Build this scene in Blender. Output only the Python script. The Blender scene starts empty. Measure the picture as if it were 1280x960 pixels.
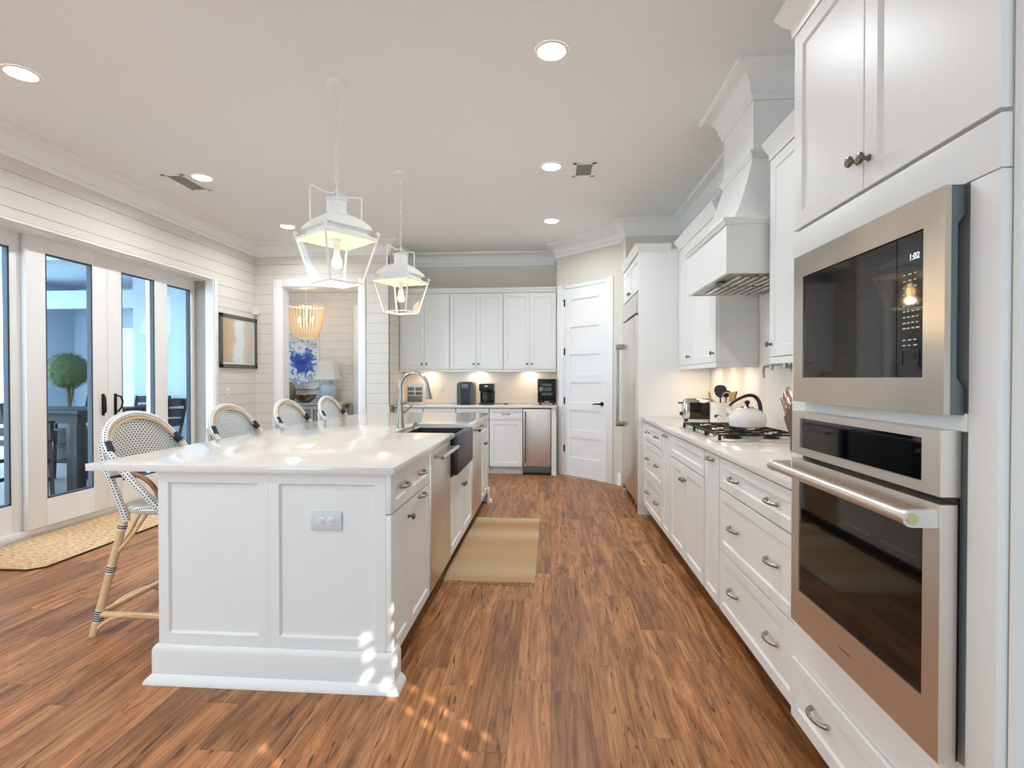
import bpy, bmesh, math, random
from mathutils import Vector, Matrix

# ------------------------------------------------------------------ camera, world, light, exposure
SC = bpy.context.scene
COL = SC.collection
PI = math.pi

def hexc(h, a=1.0):
    h = h.lstrip('#')
    v = [int(h[i:i + 2], 16) / 255 for i in (0, 2, 4)]
    return tuple((c / 12.92 if c <= 0.04045 else ((c + 0.055) / 1.055) ** 2.4) for c in v) + (a,)

cam = bpy.data.cameras.new('camera')
cam_ob = bpy.data.objects.new('camera', cam)
COL.objects.link(cam_ob)
cam.sensor_fit = 'HORIZONTAL'
cam.sensor_width = 36.0
cam.lens = 657.0 / 1280 * 36
cam.clip_start = 0.05
cam_ob.location = (0, 0, 1.275)
cam_ob.rotation_euler = (PI / 2 - math.radians(0.65), 0, math.radians(4.28))
SC.camera = cam_ob

SC.view_settings.view_transform = 'Standard'
SC.view_settings.look = 'None'
SC.view_settings.gamma = 1.0
SC.view_settings.exposure = 0.08
SC.view_settings.use_curve_mapping = False

world = bpy.data.worlds.new('sky')
SC.world = world
world.use_nodes = True
bg = world.node_tree.nodes['Background']
bg.inputs[0].default_value = (0.54, 0.79, 1.0, 1)
bg.inputs[1].default_value = 8.0

def area_light(name, loc, rot, sx, sy, power, color=(1, 1, 1), shape='RECTANGLE', spread=PI):
    l = bpy.data.lights.new(name, 'AREA')
    l.shape = shape
    l.size = sx
    if shape in ('RECTANGLE', 'ELLIPSE'):
        l.size_y = sy
    l.energy = power
    l.color = color
    l.spread = spread
    o = bpy.data.objects.new(name, l)
    COL.objects.link(o)
    o.location = loc
    o.rotation_euler = rot
    return o

DAY = (0.68, 0.85, 1.0)
WARM = (1.0, 0.86, 0.68)
CAN_W, CAN_C = 11.5, (0.89, 0.95, 1.0)
# daylight through the three rear windows, behind the camera
# (portals only guide the sky light through the openings; they add no light of their own)
for px, py, rot, sx, sy in ((-2.8, -3.45, (PI / 2, 0, 0), 1.8, 2.2), (1.3, -3.45, (PI / 2, 0, 0), 1.3, 2.2), (-4.22, 4.58, (0, -PI / 2, 0), 2.4, 2.5)):
    po_ = area_light('window_portal', (px, py, 1.55 if py < 0 else 1.2), rot, sx, sy, 1.0, (1, 1, 1))
    po_.data.cycles.is_portal = True
sun = bpy.data.lights.new('sun', 'SUN')
sun.energy = 9.0
sun.angle = 0.0065
sun.color = (1.0, 0.97, 0.92)
sun_ob = bpy.data.objects.new('sun', sun)
COL.objects.link(sun_ob)
SUN = Vector((0.763 * 0.819, -0.645 * 0.819, 0.574)).normalized()      # towards the sun
sun_ob.location = SUN * 20
sun_ob.rotation_euler = SUN.to_track_quat('Z', 'Y').to_euler()

# ------------------------------------------------------------------ materials
def mat(name, col, rough=0.5, metal=0.0, spec=0.5, bump=0.0, bscale=60, emit=None, es=0.0, coat=0.0, var=0.0):
    m = bpy.data.materials.new(name)
    m.use_nodes = True
    nt = m.node_tree
    b = nt.nodes['Principled BSDF']
    c = hexc(col) if isinstance(col, str) else col
    b.inputs['Base Color'].default_value = c
    b.inputs['Roughness'].default_value = rough
    b.inputs['Metallic'].default_value = metal
    b.inputs['Specular IOR Level'].default_value = spec
    b.inputs['Coat Weight'].default_value = coat
    if emit is not None:
        b.inputs['Emission Color'].default_value = hexc(emit) if isinstance(emit, str) else emit
        b.inputs['Emission Strength'].default_value = es
    geo = nt.nodes.new('ShaderNodeNewGeometry')
    n = nt.nodes.new('ShaderNodeTexNoise')
    n.inputs['Scale'].default_value = bscale
    n.inputs['Detail'].default_value = 3
    nt.links.new(geo.outputs['Position'], n.inputs['Vector'])
    if bump:
        bp = nt.nodes.new('ShaderNodeBump')
        bp.inputs['Strength'].default_value = bump
        bp.inputs['Distance'].default_value = 0.002
        nt.links.new(n.outputs['Fac'], bp.inputs['Height'])
        nt.links.new(bp.outputs['Normal'], b.inputs['Normal'])
    if var:
        mx = nt.nodes.new('ShaderNodeMix')
        mx.data_type = 'RGBA'
        mx.inputs[6].default_value = tuple(x * (1 - var) for x in c[:3]) + (1,)
        mx.inputs[7].default_value = tuple(min(1, x * (1 + var)) for x in c[:3]) + (1,)
        nt.links.new(n.outputs['Fac'], mx.inputs[0])
        nt.links.new(mx.outputs[2], b.inputs['Base Color'])
    return m

def nodes_of(m):
    return m.node_tree, m.node_tree.nodes, m.node_tree.links

def mth(nt, op, a, b=None, c=None):
    n = nt.nodes.new('ShaderNodeMath')
    n.operation = op
    for i, v in enumerate((a, b, c)):
        if v is None:
            continue
        if isinstance(v, (int, float)):
            n.inputs[i].default_value = v
        else:
            nt.links.new(v, n.inputs[i])
    return n.outputs[0]

def ramp(nt, fac, stops):
    r = nt.nodes.new('ShaderNodeValToRGB')
    el = r.color_ramp.elements
    while len(el) < len(stops):
        el.new(0.5)
    for e, (p, c) in zip(el, stops):
        e.position = p
        e.color = hexc(c) if isinstance(c, str) else c
    nt.links.new(fac, r.inputs[0])
    return r.outputs[0]

def mixc(nt, fac, a, b, mode='MIX'):
    n = nt.nodes.new('ShaderNodeMix')
    n.data_type = 'RGBA'
    n.blend_type = mode
    for i, v in ((0, fac), (6, a), (7, b)):
        if isinstance(v, (int, float)):
            n.inputs[i].default_value = v
        elif isinstance(v, str):
            n.inputs[i].default_value = hexc(v)
        elif isinstance(v, tuple):
            n.inputs[i].default_value = v
        else:
            nt.links.new(v, n.inputs[i])
    return n.outputs[2]

def plank_floor():
    m = mat('wood_plank_floor', '#a5744f', 0.38, spec=0.4)
    nt, N, L = nodes_of(m)
    b = N['Principled BSDF']
    geo = N.new('ShaderNodeNewGeometry')
    sep = N.new('ShaderNodeSeparateXYZ')
    L.new(geo.outputs['Position'], sep.inputs[0])
    X, Y = sep.outputs[0], sep.outputs[1]
    PW, PL = 0.152, 1.22
    col = mth(nt, 'FLOOR', mth(nt, 'DIVIDE', X, PW))
    wn = N.new('ShaderNodeTexWhiteNoise')
    wn.noise_dimensions = '1D'
    L.new(col, wn.inputs['W'])
    yy = mth(nt, 'ADD', mth(nt, 'DIVIDE', Y, PL), mth(nt, 'MULTIPLY', wn.outputs['Value'], 7.3))
    row = mth(nt, 'FLOOR', yy)
    cmb = N.new('ShaderNodeCombineXYZ')
    L.new(col, cmb.inputs[0]); L.new(row, cmb.inputs[1])
    wn2 = N.new('ShaderNodeTexWhiteNoise')
    wn2.noise_dimensions = '2D'
    L.new(cmb.outputs[0], wn2.inputs['Vector'])
    rnd = wn2.outputs['Value']
    # seams
    fx = mth(nt, 'FRACT', mth(nt, 'DIVIDE', X, PW))
    fy = mth(nt, 'FRACT', yy)
    ex = mth(nt, 'MINIMUM', fx, mth(nt, 'SUBTRACT', 1.0, fx))
    ey = mth(nt, 'MULTIPLY', mth(nt, 'MINIMUM', fy, mth(nt, 'SUBTRACT', 1.0, fy)), PL / PW)
    seam = mth(nt, 'LESS_THAN', mth(nt, 'MINIMUM', ex, ey), 0.008)
    # grain coordinates
    gv = N.new('ShaderNodeCombineXYZ')
    L.new(mth(nt, 'MULTIPLY', X, 12.0), gv.inputs[0])
    L.new(mth(nt, 'ADD', mth(nt, 'MULTIPLY', Y, 1.3), mth(nt, 'MULTIPLY', rnd, 60.0)), gv.inputs[1])
    L.new(mth(nt, 'MULTIPLY', rnd, 31.0), gv.inputs[2])
    n1 = N.new('ShaderNodeTexNoise')
    n1.inputs['Scale'].default_value = 1.0; n1.inputs['Detail'].default_value = 6; n1.inputs['Roughness'].default_value = 0.62
    n1.inputs['Distortion'].default_value = 2.0
    L.new(gv.outputs[0], n1.inputs['Vector'])
    gv2 = N.new('ShaderNodeCombineXYZ')
    L.new(mth(nt, 'MULTIPLY', X, 90.0), gv2.inputs[0])
    L.new(mth(nt, 'ADD', mth(nt, 'MULTIPLY', Y, 4.0), mth(nt, 'MULTIPLY', rnd, 90.0)), gv2.inputs[1])
    n2 = N.new('ShaderNodeTexNoise')
    n2.inputs['Scale'].default_value = 1.0; n2.inputs['Detail'].default_value = 3
    L.new(gv2.outputs[0], n2.inputs['Vector'])
    # dark cracks and knots
    gv3 = N.new('ShaderNodeCombineXYZ')
    L.new(mth(nt, 'MULTIPLY', X, 34.0), gv3.inputs[0])
    L.new(mth(nt, 'ADD', mth(nt, 'MULTIPLY', Y, 3.1), mth(nt, 'MULTIPLY', rnd, 140.0)), gv3.inputs[1])
    n3 = N.new('ShaderNodeTexNoise')
    n3.inputs['Scale'].default_value = 1.0; n3.inputs['Detail'].default_value = 4; n3.inputs['Distortion'].default_value = 2.2
    L.new(gv3.outputs[0], n3.inputs['Vector'])
    base = ramp(nt, n1.outputs['Fac'], [(0.24, '#5c3a24'), (0.40, '#936039'), (0.54, '#b47a4b'), (0.76, '#d29d6b')])
    tint = ramp(nt, rnd, [(0.0, (0.74, 0.72, 0.71, 1)), (0.45, (0.98, 0.97, 0.95, 1)), (1.0, (1.16, 1.10, 1.05, 1))])
    c = mixc(nt, 1.0, base, tint, 'MULTIPLY')
    fine = ramp(nt, n2.outputs['Fac'], [(0.30, (0.66, 0.61, 0.56, 1)), (0.58, (1.06, 1.06, 1.06, 1))])
    c = mixc(nt, 1.0, c, fine, 'MULTIPLY')
    crack = ramp(nt, n3.outputs['Fac'], [(0.61, (0, 0, 0, 1)), (0.68, (1, 1, 1, 1))])
    cs = N.new('ShaderNodeSeparateColor'); L.new(crack, cs.inputs[0])
    c = mixc(nt, mth(nt, 'MULTIPLY', cs.outputs[0], 0.85), c, '#3f2515')
    c = mixc(nt, mth(nt, 'MULTIPLY', seam, 0.6), c, '#3d281b')
    L.new(c, b.inputs['Base Color'])
    bp = N.new('ShaderNodeBump')
    bp.inputs['Strength'].default_value = 0.25; bp.inputs['Distance'].default_value = 0.002
    L.new(mth(nt, 'SUBTRACT', n1.outputs['Fac'], seam), bp.inputs['Height'])
    L.new(bp.outputs['Normal'], b.inputs['Normal'])
    L.new(mth(nt, 'ADD', mth(nt, 'MULTIPLY', n2.outputs['Fac'], 0.16), 0.34), b.inputs['Roughness'])
    return m

def woven(name, s, dark='#1d2333', light='#f7f6f2', rad=0.29):
    m = mat(name, light, 0.55)
    nt, N, L = nodes_of(m)
    b = N['Principled BSDF']
    uv = N.new('ShaderNodeUVMap')
    sep = N.new('ShaderNodeSeparateXYZ')
    L.new(uv.outputs[0], sep.inputs[0])
    y = mth(nt, 'DIVIDE', sep.outputs[1], s)
    r2 = mth(nt, 'MULTIPLY', mth(nt, 'MODULO', mth(nt, 'ABSOLUTE', mth(nt, 'FLOOR', y)), 2.0), 0.5)
    x = mth(nt, 'ADD', mth(nt, 'DIVIDE', sep.outputs[0], s), r2)
    dx = mth(nt, 'SUBTRACT', mth(nt, 'FRACT', x), 0.5)
    dy = mth(nt, 'SUBTRACT', mth(nt, 'FRACT', y), 0.5)
    d = mth(nt, 'SQRT', mth(nt, 'ADD', mth(nt, 'MULTIPLY', dx, dx), mth(nt, 'MULTIPLY', dy, dy)))
    k = mth(nt, 'LESS_THAN', d, rad)
    L.new(mixc(nt, k, light, dark), b.inputs['Base Color'])
    bp = N.new('ShaderNodeBump')
    bp.inputs['Strength'].default_value = 0.5; bp.inputs['Distance'].default_value = 0.002
    L.new(d, bp.inputs['Height']); L.new(bp.outputs['Normal'], b.inputs['Normal'])
    return m

def jute(name, c1, c2, dark, stripe=None, sx=34, sy=120):
    m = mat(name, c1, 0.95, spec=0.1)
    nt, N, L = nodes_of(m)
    b = N['Principled BSDF']
    geo = N.new('ShaderNodeNewGeometry')
    mp = N.new('ShaderNodeMapping')
    mp.inputs['Scale'].default_value = (sx, sy, 1)
    L.new(geo.outputs['Position'], mp.inputs[0])
    n = N.new('ShaderNodeTexNoise')
    n.inputs['Scale'].default_value = 1.0; n.inputs['Detail'].default_value = 4
    L.new(mp.outputs[0], n.inputs['Vector'])
    c = ramp(nt, n.outputs['Fac'], [(0.28, dark), (0.45, c1), (0.70, c2)])
    if stripe:
        sep = N.new('ShaderNodeSeparateXYZ')
        L.new(geo.outputs['Position'], sep.inputs[0])
        w = mth(nt, 'SINE', mth(nt, 'MULTIPLY', sep.outputs[1], stripe * 2.2))
        w2 = mth(nt, 'SINE', mth(nt, 'MULTIPLY', sep.outputs[1], stripe * 2.7))
        f = mth(nt, 'MULTIPLY_ADD', mth(nt, 'ADD', w, w2), 0.30, 0.5)
        c = mixc(nt, 0.7, c, ramp(nt, f, [(0.10, '#e6b982'), (0.5, '#f3d2a3'), (0.9, '#fdecce')]))
    L.new(c, b.inputs['Base Color'])
    bp = N.new('ShaderNodeBump')
    bp.inputs['Strength'].default_value = 0.6; bp.inputs['Distance'].default_value = 0.003
    L.new(n.outputs['Fac'], bp.inputs['Height']); L.new(bp.outputs['Normal'], b.inputs['Normal'])
    return m

def brushed(name, col, rough=0.28, wave=0.0, streak=0.12):
    m = mat(name, col, rough, 1.0)
    nt, N, L = nodes_of(m)
    b = N['Principled BSDF']
    geo = N.new('ShaderNodeNewGeometry')
    mp = N.new('ShaderNodeMapping')
    mp.inputs['Scale'].default_value = (3, 3, 260)
    L.new(geo.outputs['Position'], mp.inputs[0])
    n = N.new('ShaderNodeTexNoise'); n.inputs['Scale'].default_value = 1.0; n.inputs['Detail'].default_value = 2
    L.new(mp.outputs[0], n.inputs['Vector'])
    L.new(mth(nt, 'MULTIPLY_ADD', n.outputs['Fac'], streak, rough - streak / 2), b.inputs['Roughness'])
    if wave:
        n2 = N.new('ShaderNodeTexNoise'); n2.inputs['Scale'].default_value = 3.0; n2.inputs['Detail'].default_value = 1
        L.new(geo.outputs['Position'], n2.inputs['Vector'])
        bp = N.new('ShaderNodeBump'); bp.inputs['Strength'].default_value = 1.0; bp.inputs['Distance'].default_value = wave
        L.new(n2.outputs['Fac'], bp.inputs['Height']); L.new(bp.outputs['Normal'], b.inputs['Normal'])
    return m

def glass(name, tint=(1, 1, 1, 1), refl=0.10, rough=0.0, pw=0.6):
    m = bpy.data.materials.new(name)
    m.use_nodes = True
    nt, N, L = nodes_of(m)
    N.remove(N['Principled BSDF'])
    t = N.new('ShaderNodeBsdfTransparent'); t.inputs[0].default_value = tint
    g = N.new('ShaderNodeBsdfGlossy'); g.inputs['Roughness'].default_value = rough
    f = N.new('ShaderNodeLayerWeight')
    mx = N.new('ShaderNodeMixShader')
    L.new(mth(nt, 'MULTIPLY_ADD', mth(nt, 'POWER', f.outputs['Facing'], 4.5), pw, refl * 0.35), mx.inputs[0])
    L.new(t.outputs[0], mx.inputs[1]); L.new(g.outputs[0], mx.inputs[2])
    L.new(mx.outputs[0], N['Material Output'].inputs[0])
    return m

def abstract_art(name, stops, scale, dist=2.0, seed=0.0, lin=None, blob=None):
    m = mat(name, '#cccccc', 0.6)
    nt, N, L = nodes_of(m)
    b = N['Principled BSDF']
    tc = N.new('ShaderNodeTexCoord')
    mp = N.new('ShaderNodeMapping'); mp.inputs['Location'].default_value = (seed, seed * 2, 0)
    L.new(tc.outputs['Object'], mp.inputs[0])
    n = N.new('ShaderNodeTexNoise')
    n.inputs['Scale'].default_value = scale; n.inputs['Detail'].default_value = 5; n.inputs['Distortion'].default_value = dist
    L.new(mp.outputs[0], n.inputs['Vector'])
    f = n.outputs['Fac']
    sep = N.new('ShaderNodeSeparateXYZ'); L.new(tc.outputs['Object'], sep.inputs[0])
    if lin:
        ax, k, off, kn = lin
        f = mth(nt, 'ADD', mth(nt, 'MULTIPLY', f, kn), mth(nt, 'MULTIPLY_ADD', sep.outputs[ax], k, off))
    if blob:
        dx = mth(nt, 'SUBTRACT', sep.outputs[0], blob[0]); dz = mth(nt, 'SUBTRACT', sep.outputs[2], blob[1])
        d = mth(nt, 'SQRT', mth(nt, 'ADD', mth(nt, 'MULTIPLY', dx, dx), mth(nt, 'MULTIPLY', dz, dz)))
        f = mth(nt, 'ADD', mth(nt, 'MULTIPLY', f, 0.62), mth(nt, 'MULTIPLY_ADD', d, 1.0, 0.02))
    L.new(ramp(nt, f, stops), b.inputs['Base Color'])
    return m

M = {}
M['floor'] = plank_floor()
M['ceiling'] = mat('ceiling_paint', '#f6f6f5', 0.85, bump=0.05)
M['trim'] = mat('white_trim_paint', '#f7f6f4', 0.38, bump=0.03)
M['wall'] = mat('greige_wall_paint', '#e2ddd0', 0.75, bump=0.06)
M['shiplap'] = mat('white_shiplap_paint', '#e5dfd6', 0.5, bump=0.05)
M['groove'] = mat('shiplap_groove', '#a79f92', 0.8)
M['tile'] = mat('glossy_white_tile', '#efe7de', 0.18, bump=0.25, bscale=9)
M['cab'] = mat('white_cabinet_paint', '#eeeeeb', 0.36, bump=0.02)
M['gap'] = mat('cabinet_carcass_shadow', '#b9b5ac', 0.6)
M['toe'] = mat('toe_kick_painted_shade', '#4a3a2f', 0.7)  # shade of the toe recess painted in as dark brown
M['quartz'] = mat('white_quartz', '#e9e4dd', 0.09, var=0.03, bscale=14)
M['steel'] = brushed('stainless_steel', '#e6e1da', 0.36)
M['steelw'] = brushed('wavy_stainless_steel', '#d6cfc5', 0.22, 0.012, 0.02)
M['softsteel'] = brushed('soft_stainless_steel', '#e2dfda', 0.42, 0.0, 0.03)
M['sidesteel'] = mat('grey_steel_edge', '#6f7a7c', 0.4, 0.6)
M['chrome'] = mat('polished_nickel', '#c9c6c0', 0.16, 1.0)
M['nickel'] = mat('satin_nickel', '#a9a49c', 0.26, 1.0)
M['pewter'] = mat('pewter', '#807a73', 0.28, 1.0)
M['blackglass'] = mat('black_glass', '#0a0b0d', 0.04, spec=0.6)
M['black'] = mat('black_plastic', '#121213', 0.32)
M['gloss_black'] = mat('gloss_black', '#0b0b0c', 0.12)
M['iron'] = mat('cast_iron', '#151413', 0.55, bump=0.3, bscale=200)
M['bronze'] = mat('black_hardware', '#191716', 0.35, 0.6)
M['slate'] = mat('dark_slate_sink', '#2c3036', 0.35, bump=0.1, bscale=150)
M['bamboo'] = mat('pale_rattan_pole', '#e6c597', 0.42, var=0.18, bscale=18, bump=0.1)
M['rattan_dark'] = mat('brown_rattan_pole', '#9a6a42', 0.4, var=0.15, bscale=20)
M['weave'] = woven('white_and_navy_weave', 0.0125)
M['bandweave'] = woven('white_and_navy_wrapped_binding', 0.015, rad=0.25)
M['navy'] = mat('navy_binding', '#1c2740', 0.5)
M['whitebind'] = mat('white_binding', '#eeece6', 0.5)
M['jute'] = jute('braided_jute', '#d0a87c', '#e6c8a0', '#8d6845', None, 26, 60)
M['runner'] = jute('straw_runner_weave', '#f5d8ac', '#fff0d2', '#d3a36c', 5.0, 40, 260)
M['fringe'] = mat('straw_fringe', '#c9ad7c', 0.9)
M['lampwhite'] = mat('distressed_white_metal', '#f7f5f0', 0.6, bump=0.3, bscale=40, var=0.05)
M['bulb'] = mat('lit_bulb', '#fff2d8', 0.3, emit='#ffcf8a', es=16)
M['lens'] = mat('lit_lens', '#fff6e6', 0.3, emit='#fff1dc', es=14)
M['gasket'] = mat('dark_gasket', '#3f4148', 0.6)
M['pane'] = glass('clear_lantern_glass', (1, 1, 1, 1), 0.06, pw=0.30)
M['doorglass'] = glass('door_glass', (0.95, 0.98, 1.0, 1), 0.06, pw=0.45)
M['potglass'] = glass('carafe_glass', (0.5, 0.5, 0.5, 1), 0.16)
M['beads'] = mat('cream_wood_beads', '#ead2a8', 0.5, var=0.12, bscale=30)
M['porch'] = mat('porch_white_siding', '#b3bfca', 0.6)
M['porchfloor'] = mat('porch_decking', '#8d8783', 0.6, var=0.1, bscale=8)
M['darkwood'] = mat('dark_stained_wood', '#201e1e', 0.5, var=0.15, bscale=14)
M['leaf'] = mat('boxwood_leaves', '#4a5c2c', 0.7, var=0.35, bscale=50)
M['bark'] = mat('bark', '#5b4a3b', 0.9)
M['terra'] = mat('dark_planter', '#3a3b3d', 0.6)
M['linen'] = mat('white_linen_shade', '#f1f0ec', 0.8, emit='#fff6ea', es=0.05)
M['blueglaze'] = mat('pale_blue_glaze', '#bccdd8', 0.15, var=0.12, bscale=12)
M['console'] = mat('grey_console_paint', '#b9b6b0', 0.5)
M['vase'] = mat('olive_stoneware', '#8a7d56', 0.4, var=0.3, bscale=25)
M['silverbowl'] = mat('hammered_silver', '#97918a', 0.25, 1.0, bump=0.5, bscale=60)
M['bluegrey'] = mat('blue_grey_fabric', '#8795a3', 0.9, bump=0.3, bscale=150)
M['frame_grey'] = mat('charcoal_frame_wood', '#5c5954', 0.5, var=0.1, bscale=40)
M['mount'] = mat('white_mount', '#f2efe8', 0.7)
M['art_map'] = abstract_art('faded_chart_print', [(0.18, '#c2a986'), (0.36, '#d5c09f'), (0.40, '#dfe6e8'), (0.56, '#e4eaec'), (0.60, '#ddd0c4'), (0.72, '#d8c8bb'), (0.86, '#cfd0cd')], 5.0, 0.6, 3.1, lin=(1, 1.05, 0.35, 0.28))
M['art_blue'] = abstract_art('blue_abstract_painting', [(0.30, '#16398c'), (0.45, '#2a58b4'), (0.50, '#5f83c2'), (0.54, '#dfe3e6'), (0.62, '#e6e6e1'), (0.66, '#6f86b4'), (0.70, '#dcdcd6'), (0.80, '#c9cac6'), (0.88, '#e9e7e0')], 5.5, 1.8, 1.7, blob=(0.14, -0.04))
M['canvas_edge'] = mat('canvas_edge', '#e5e2da', 0.8)
M['white_plastic'] = mat('white_plastic', '#eeeeea', 0.35)
M['outlet_face'] = mat('light_grey_plastic', '#d9dde0', 0.4)
M['dark_slot'] = mat('dark_slot', '#2a2a2a', 0.6)
M['vent_dark'] = mat('vent_recess', '#d2d0cb', 0.7)
M['enamel'] = mat('white_enamel', '#f1efea', 0.08)
M['ceramic'] = mat('white_glazed_crock', '#f0ece3', 0.15)
M['motif'] = mat('navy_motif', '#1b2842', 0.3)
M['spoonwood'] = mat('spoon_wood', '#c6a06c', 0.6)
M['knife'] = mat('rose_steel_handle', '#b5988a', 0.22, 1.0)
M['blockwood'] = mat('dark_block_wood', '#5a4335', 0.45, var=0.15, bscale=20)
M['grey_tile'] = mat('grey_green_glass_tile', '#6c7468', 0.25)
M['taupe_tile'] = mat('taupe_glass_tile', '#7d7263', 0.25)
M['marks'] = mat('pale_panel_print', '#c9d4d6', 0.5, emit='#c9d4d6', es=0.05)
M['steam'] = mat('charcoal_plastic', '#4a4846', 0.3)
M['baffle'] = mat('hood_baffle_steel', '#8e8b86', 0.3, 1.0)

# ------------------------------------------------------------------ mesh helpers
class MB:
    def __init__(self):
        self.bm = bmesh.new()
        self.uv = self.bm.loops.layers.uv.new('UVMap')

    def box(self, a, b, bev=0.0, seg=2, m=None):
        x0, x1 = sorted((a[0], b[0])); y0, y1 = sorted((a[1], b[1])); z0, z1 = sorted((a[2], b[2]))
        bm = self.bm
        v = [bm.verts.new(p) for p in ((x0, y0, z0), (x1, y0, z0), (x1, y1, z0), (x0, y1, z0),
                                       (x0, y0, z1), (x1, y0, z1), (x1, y1, z1), (x0, y1, z1))]
        fs = [bm.faces.new([v[i] for i in q]) for q in ((0, 3, 2, 1), (4, 5, 6, 7), (0, 1, 5, 4), (1, 2, 6, 5), (2, 3, 7, 6), (3, 0, 4, 7))]
        allv = v
        if bev > 0:
            es = list({e for f in fs for e in f.edges})
            r = bmesh.ops.bevel(bm, geom=es, offset=min(bev, (x1 - x0) * .45, (y1 - y0) * .45, (z1 - z0) * .45), segments=seg, profile=0.5, affect='EDGES')
            allv = list({vv for f in r['faces'] for vv in f.verts} | {vv for vv in v if vv.is_valid})
        if m is not None:
            for vv in allv:
                vv.co = m @ vv.co
        return self

    def obox(self, c, size, rot=None, bev=0.0):
        """box centred at c with a rotation matrix"""
        m = Matrix.Translation(c) @ (rot.to_4x4() if rot is not None else Matrix.Identity(4))
        h = [s / 2 for s in size]
        return self.box((-h[0], -h[1], -h[2]), (h[0], h[1], h[2]), bev, 2, m)

    def prism(self, pts, axis, lo, hi):
        """2D polygon extruded along axis ('x': pts are (y,z); 'y': (x,z); 'z': (x,y))"""
        def P(p, t):
            return {'x': (t, p[0], p[1]), 'y': (p[0], t, p[1]), 'z': (p[0], p[1], t)}[axis]
        bm = self.bm
        A = [bm.verts.new(P(p, lo)) for p in pts]
        B = [bm.verts.new(P(p, hi)) for p in pts]
        n = len(pts)
        bm.faces.new(A); bm.faces.new(list(reversed(B)))
        for i in range(n):
            bm.faces.new((A[i], B[i], B[(i + 1) % n], A[(i + 1) % n]))
        return self

    def loft(self, rings, close=True, cap=True):
        bm = self.bm
        R = [[bm.verts.new(p) for p in r] for r in rings]
        n = len(rings[0])
        for a, b in zip(R, R[1:]):
            for i in range(n if close else n - 1):
                j = (i + 1) % n
                bm.faces.new((a[i], a[j], b[j], b[i]))
        if cap and close:
            bm.faces.new(list(reversed(R[0]))); bm.faces.new(R[-1])
        return self

    def grid(self, f, nu, nv, su=1.0, sv=1.0):
        bm = self.bm
        V = [[bm.verts.new(f(i / nu, j / nv)) for i in range(nu + 1)] for j in range(nv + 1)]
        for j in range(nv):
            for i in range(nu):
                q = [(i, j), (i + 1, j), (i + 1, j + 1), (i, j + 1)]
                fc = bm.faces.new([V[b][a] for a, b in q])
                for lp, (a, b) in zip(fc.loops, q):
                    lp[self.uv].uv = (a / nu * su, b / nv * sv)
        return self

    def tube(self, pts, r, seg=10, closed=False, cap=True):
        bm = self.bm
        pts = [Vector(p) for p in pts]
        n = len(pts)
        rr = r if isinstance(r, (list, tuple)) else [r] * n
        tans = []
        for i in range(n):
            a = pts[(i - 1) % n] if (closed or i > 0) else pts[i]
            b = pts[(i + 1) % n] if (closed or i < n - 1) else pts[i]
            t = (b - a)
            tans.append(t.normalized() if t.length > 1e-9 else Vector((0, 0, 1)))
        up = Vector((0, 0, 1)) if abs(tans[0].z) < 0.9 else Vector((1, 0, 0))
        nrm = (up - tans[0] * up.dot(tans[0])).normalized()
        rings, acc = [], [0.0]
        for i in range(n):
            if i:
                q = tans[i - 1].rotation_difference(tans[i])
                nrm = (q @ nrm)
                nrm = (nrm - tans[i] * nrm.dot(tans[i])).normalized()
                acc.append(acc[-1] + (pts[i] - pts[i - 1]).length)
            bi = tans[i].cross(nrm)
            rings.append([bm.verts.new(pts[i] + (nrm * math.cos(2 * PI * k / seg) + bi * math.sin(2 * PI * k / seg)) * rr[i]) for k in range(seg)])
        rmax = max(rr)
        m = n if closed else n - 1
        for i in range(m):
            a, b = rings[i], rings[(i + 1) % n]
            ua = acc[i]; ub = acc[i + 1] if i + 1 < n else acc[i] + (pts[0] - pts[i]).length
            for k in range(seg):
                k2 = (k + 1) % seg
                fc = bm.faces.new((a[k], a[k2], b[k2], b[k]))
                c0 = 2 * PI * rmax * k / seg; c1 = 2 * PI * rmax * (k + 1) / seg
                for lp, u in zip(fc.loops, ((ua, c0), (ua, c1), (ub, c1), (ub, c0))):
                    lp[self.uv].uv = u
        if cap and not closed:
            bm.faces.new(list(reversed(rings[0]))); bm.faces.new(rings[-1])
        return self

    def lathe(self, prof, m=None, seg=28, cap=True):
        m = m or Matrix.Identity(4)
        rings = [[m @ Vector((r * math.cos(2 * PI * k / seg), r * math.sin(2 * PI * k / seg), z)) for k in range(seg)] for r, z in prof]
        return self.loft(rings, True, cap)

    def cyl(self, p0, p1, r, seg=16):
        return self.tube([p0, p1], r, seg)

    def ball(self, c, r, seg=16, sz=1.0):
        prof = [(max(1e-4, r * math.sin(PI * i / 10)), -r * sz * math.cos(PI * i / 10)) for i in range(11)]
        return self.lathe(prof, Matrix.Translation(c), seg)

    def torus(self, c, R, r, m=None, seg=24, ts=8, sx=1.0):
        m = m or Matrix.Identity(4)
        pts = [Matrix.Translation(c) @ m @ Vector((R * sx * math.cos(2 * PI * k / seg), R * math.sin(2 * PI * k / seg), 0)) for k in range(seg)]
        return self.tube(pts, r, ts, True)

    def shaker(self, x0, z0, w, h, y0=0.0, t=0.02, rail=0.055, rec=0.008, slope=0.007):
        """front plate in the x-z plane, back at y0, face at y0 - t"""
        def R(i, y):
            return [(x0 + i, y, z0 + i), (x0 + w - i, y, z0 + i), (x0 + w - i, y, z0 + h - i), (x0 + i, y, z0 + h - i)]
        c = 0.0015
        rings = [R(0, y0), R(0, y0 - t + c), R(c, y0 - t), R(rail, y0 - t), R(rail + slope, y0 - t + rec)]
        return self.loft(rings, True, True)

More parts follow.
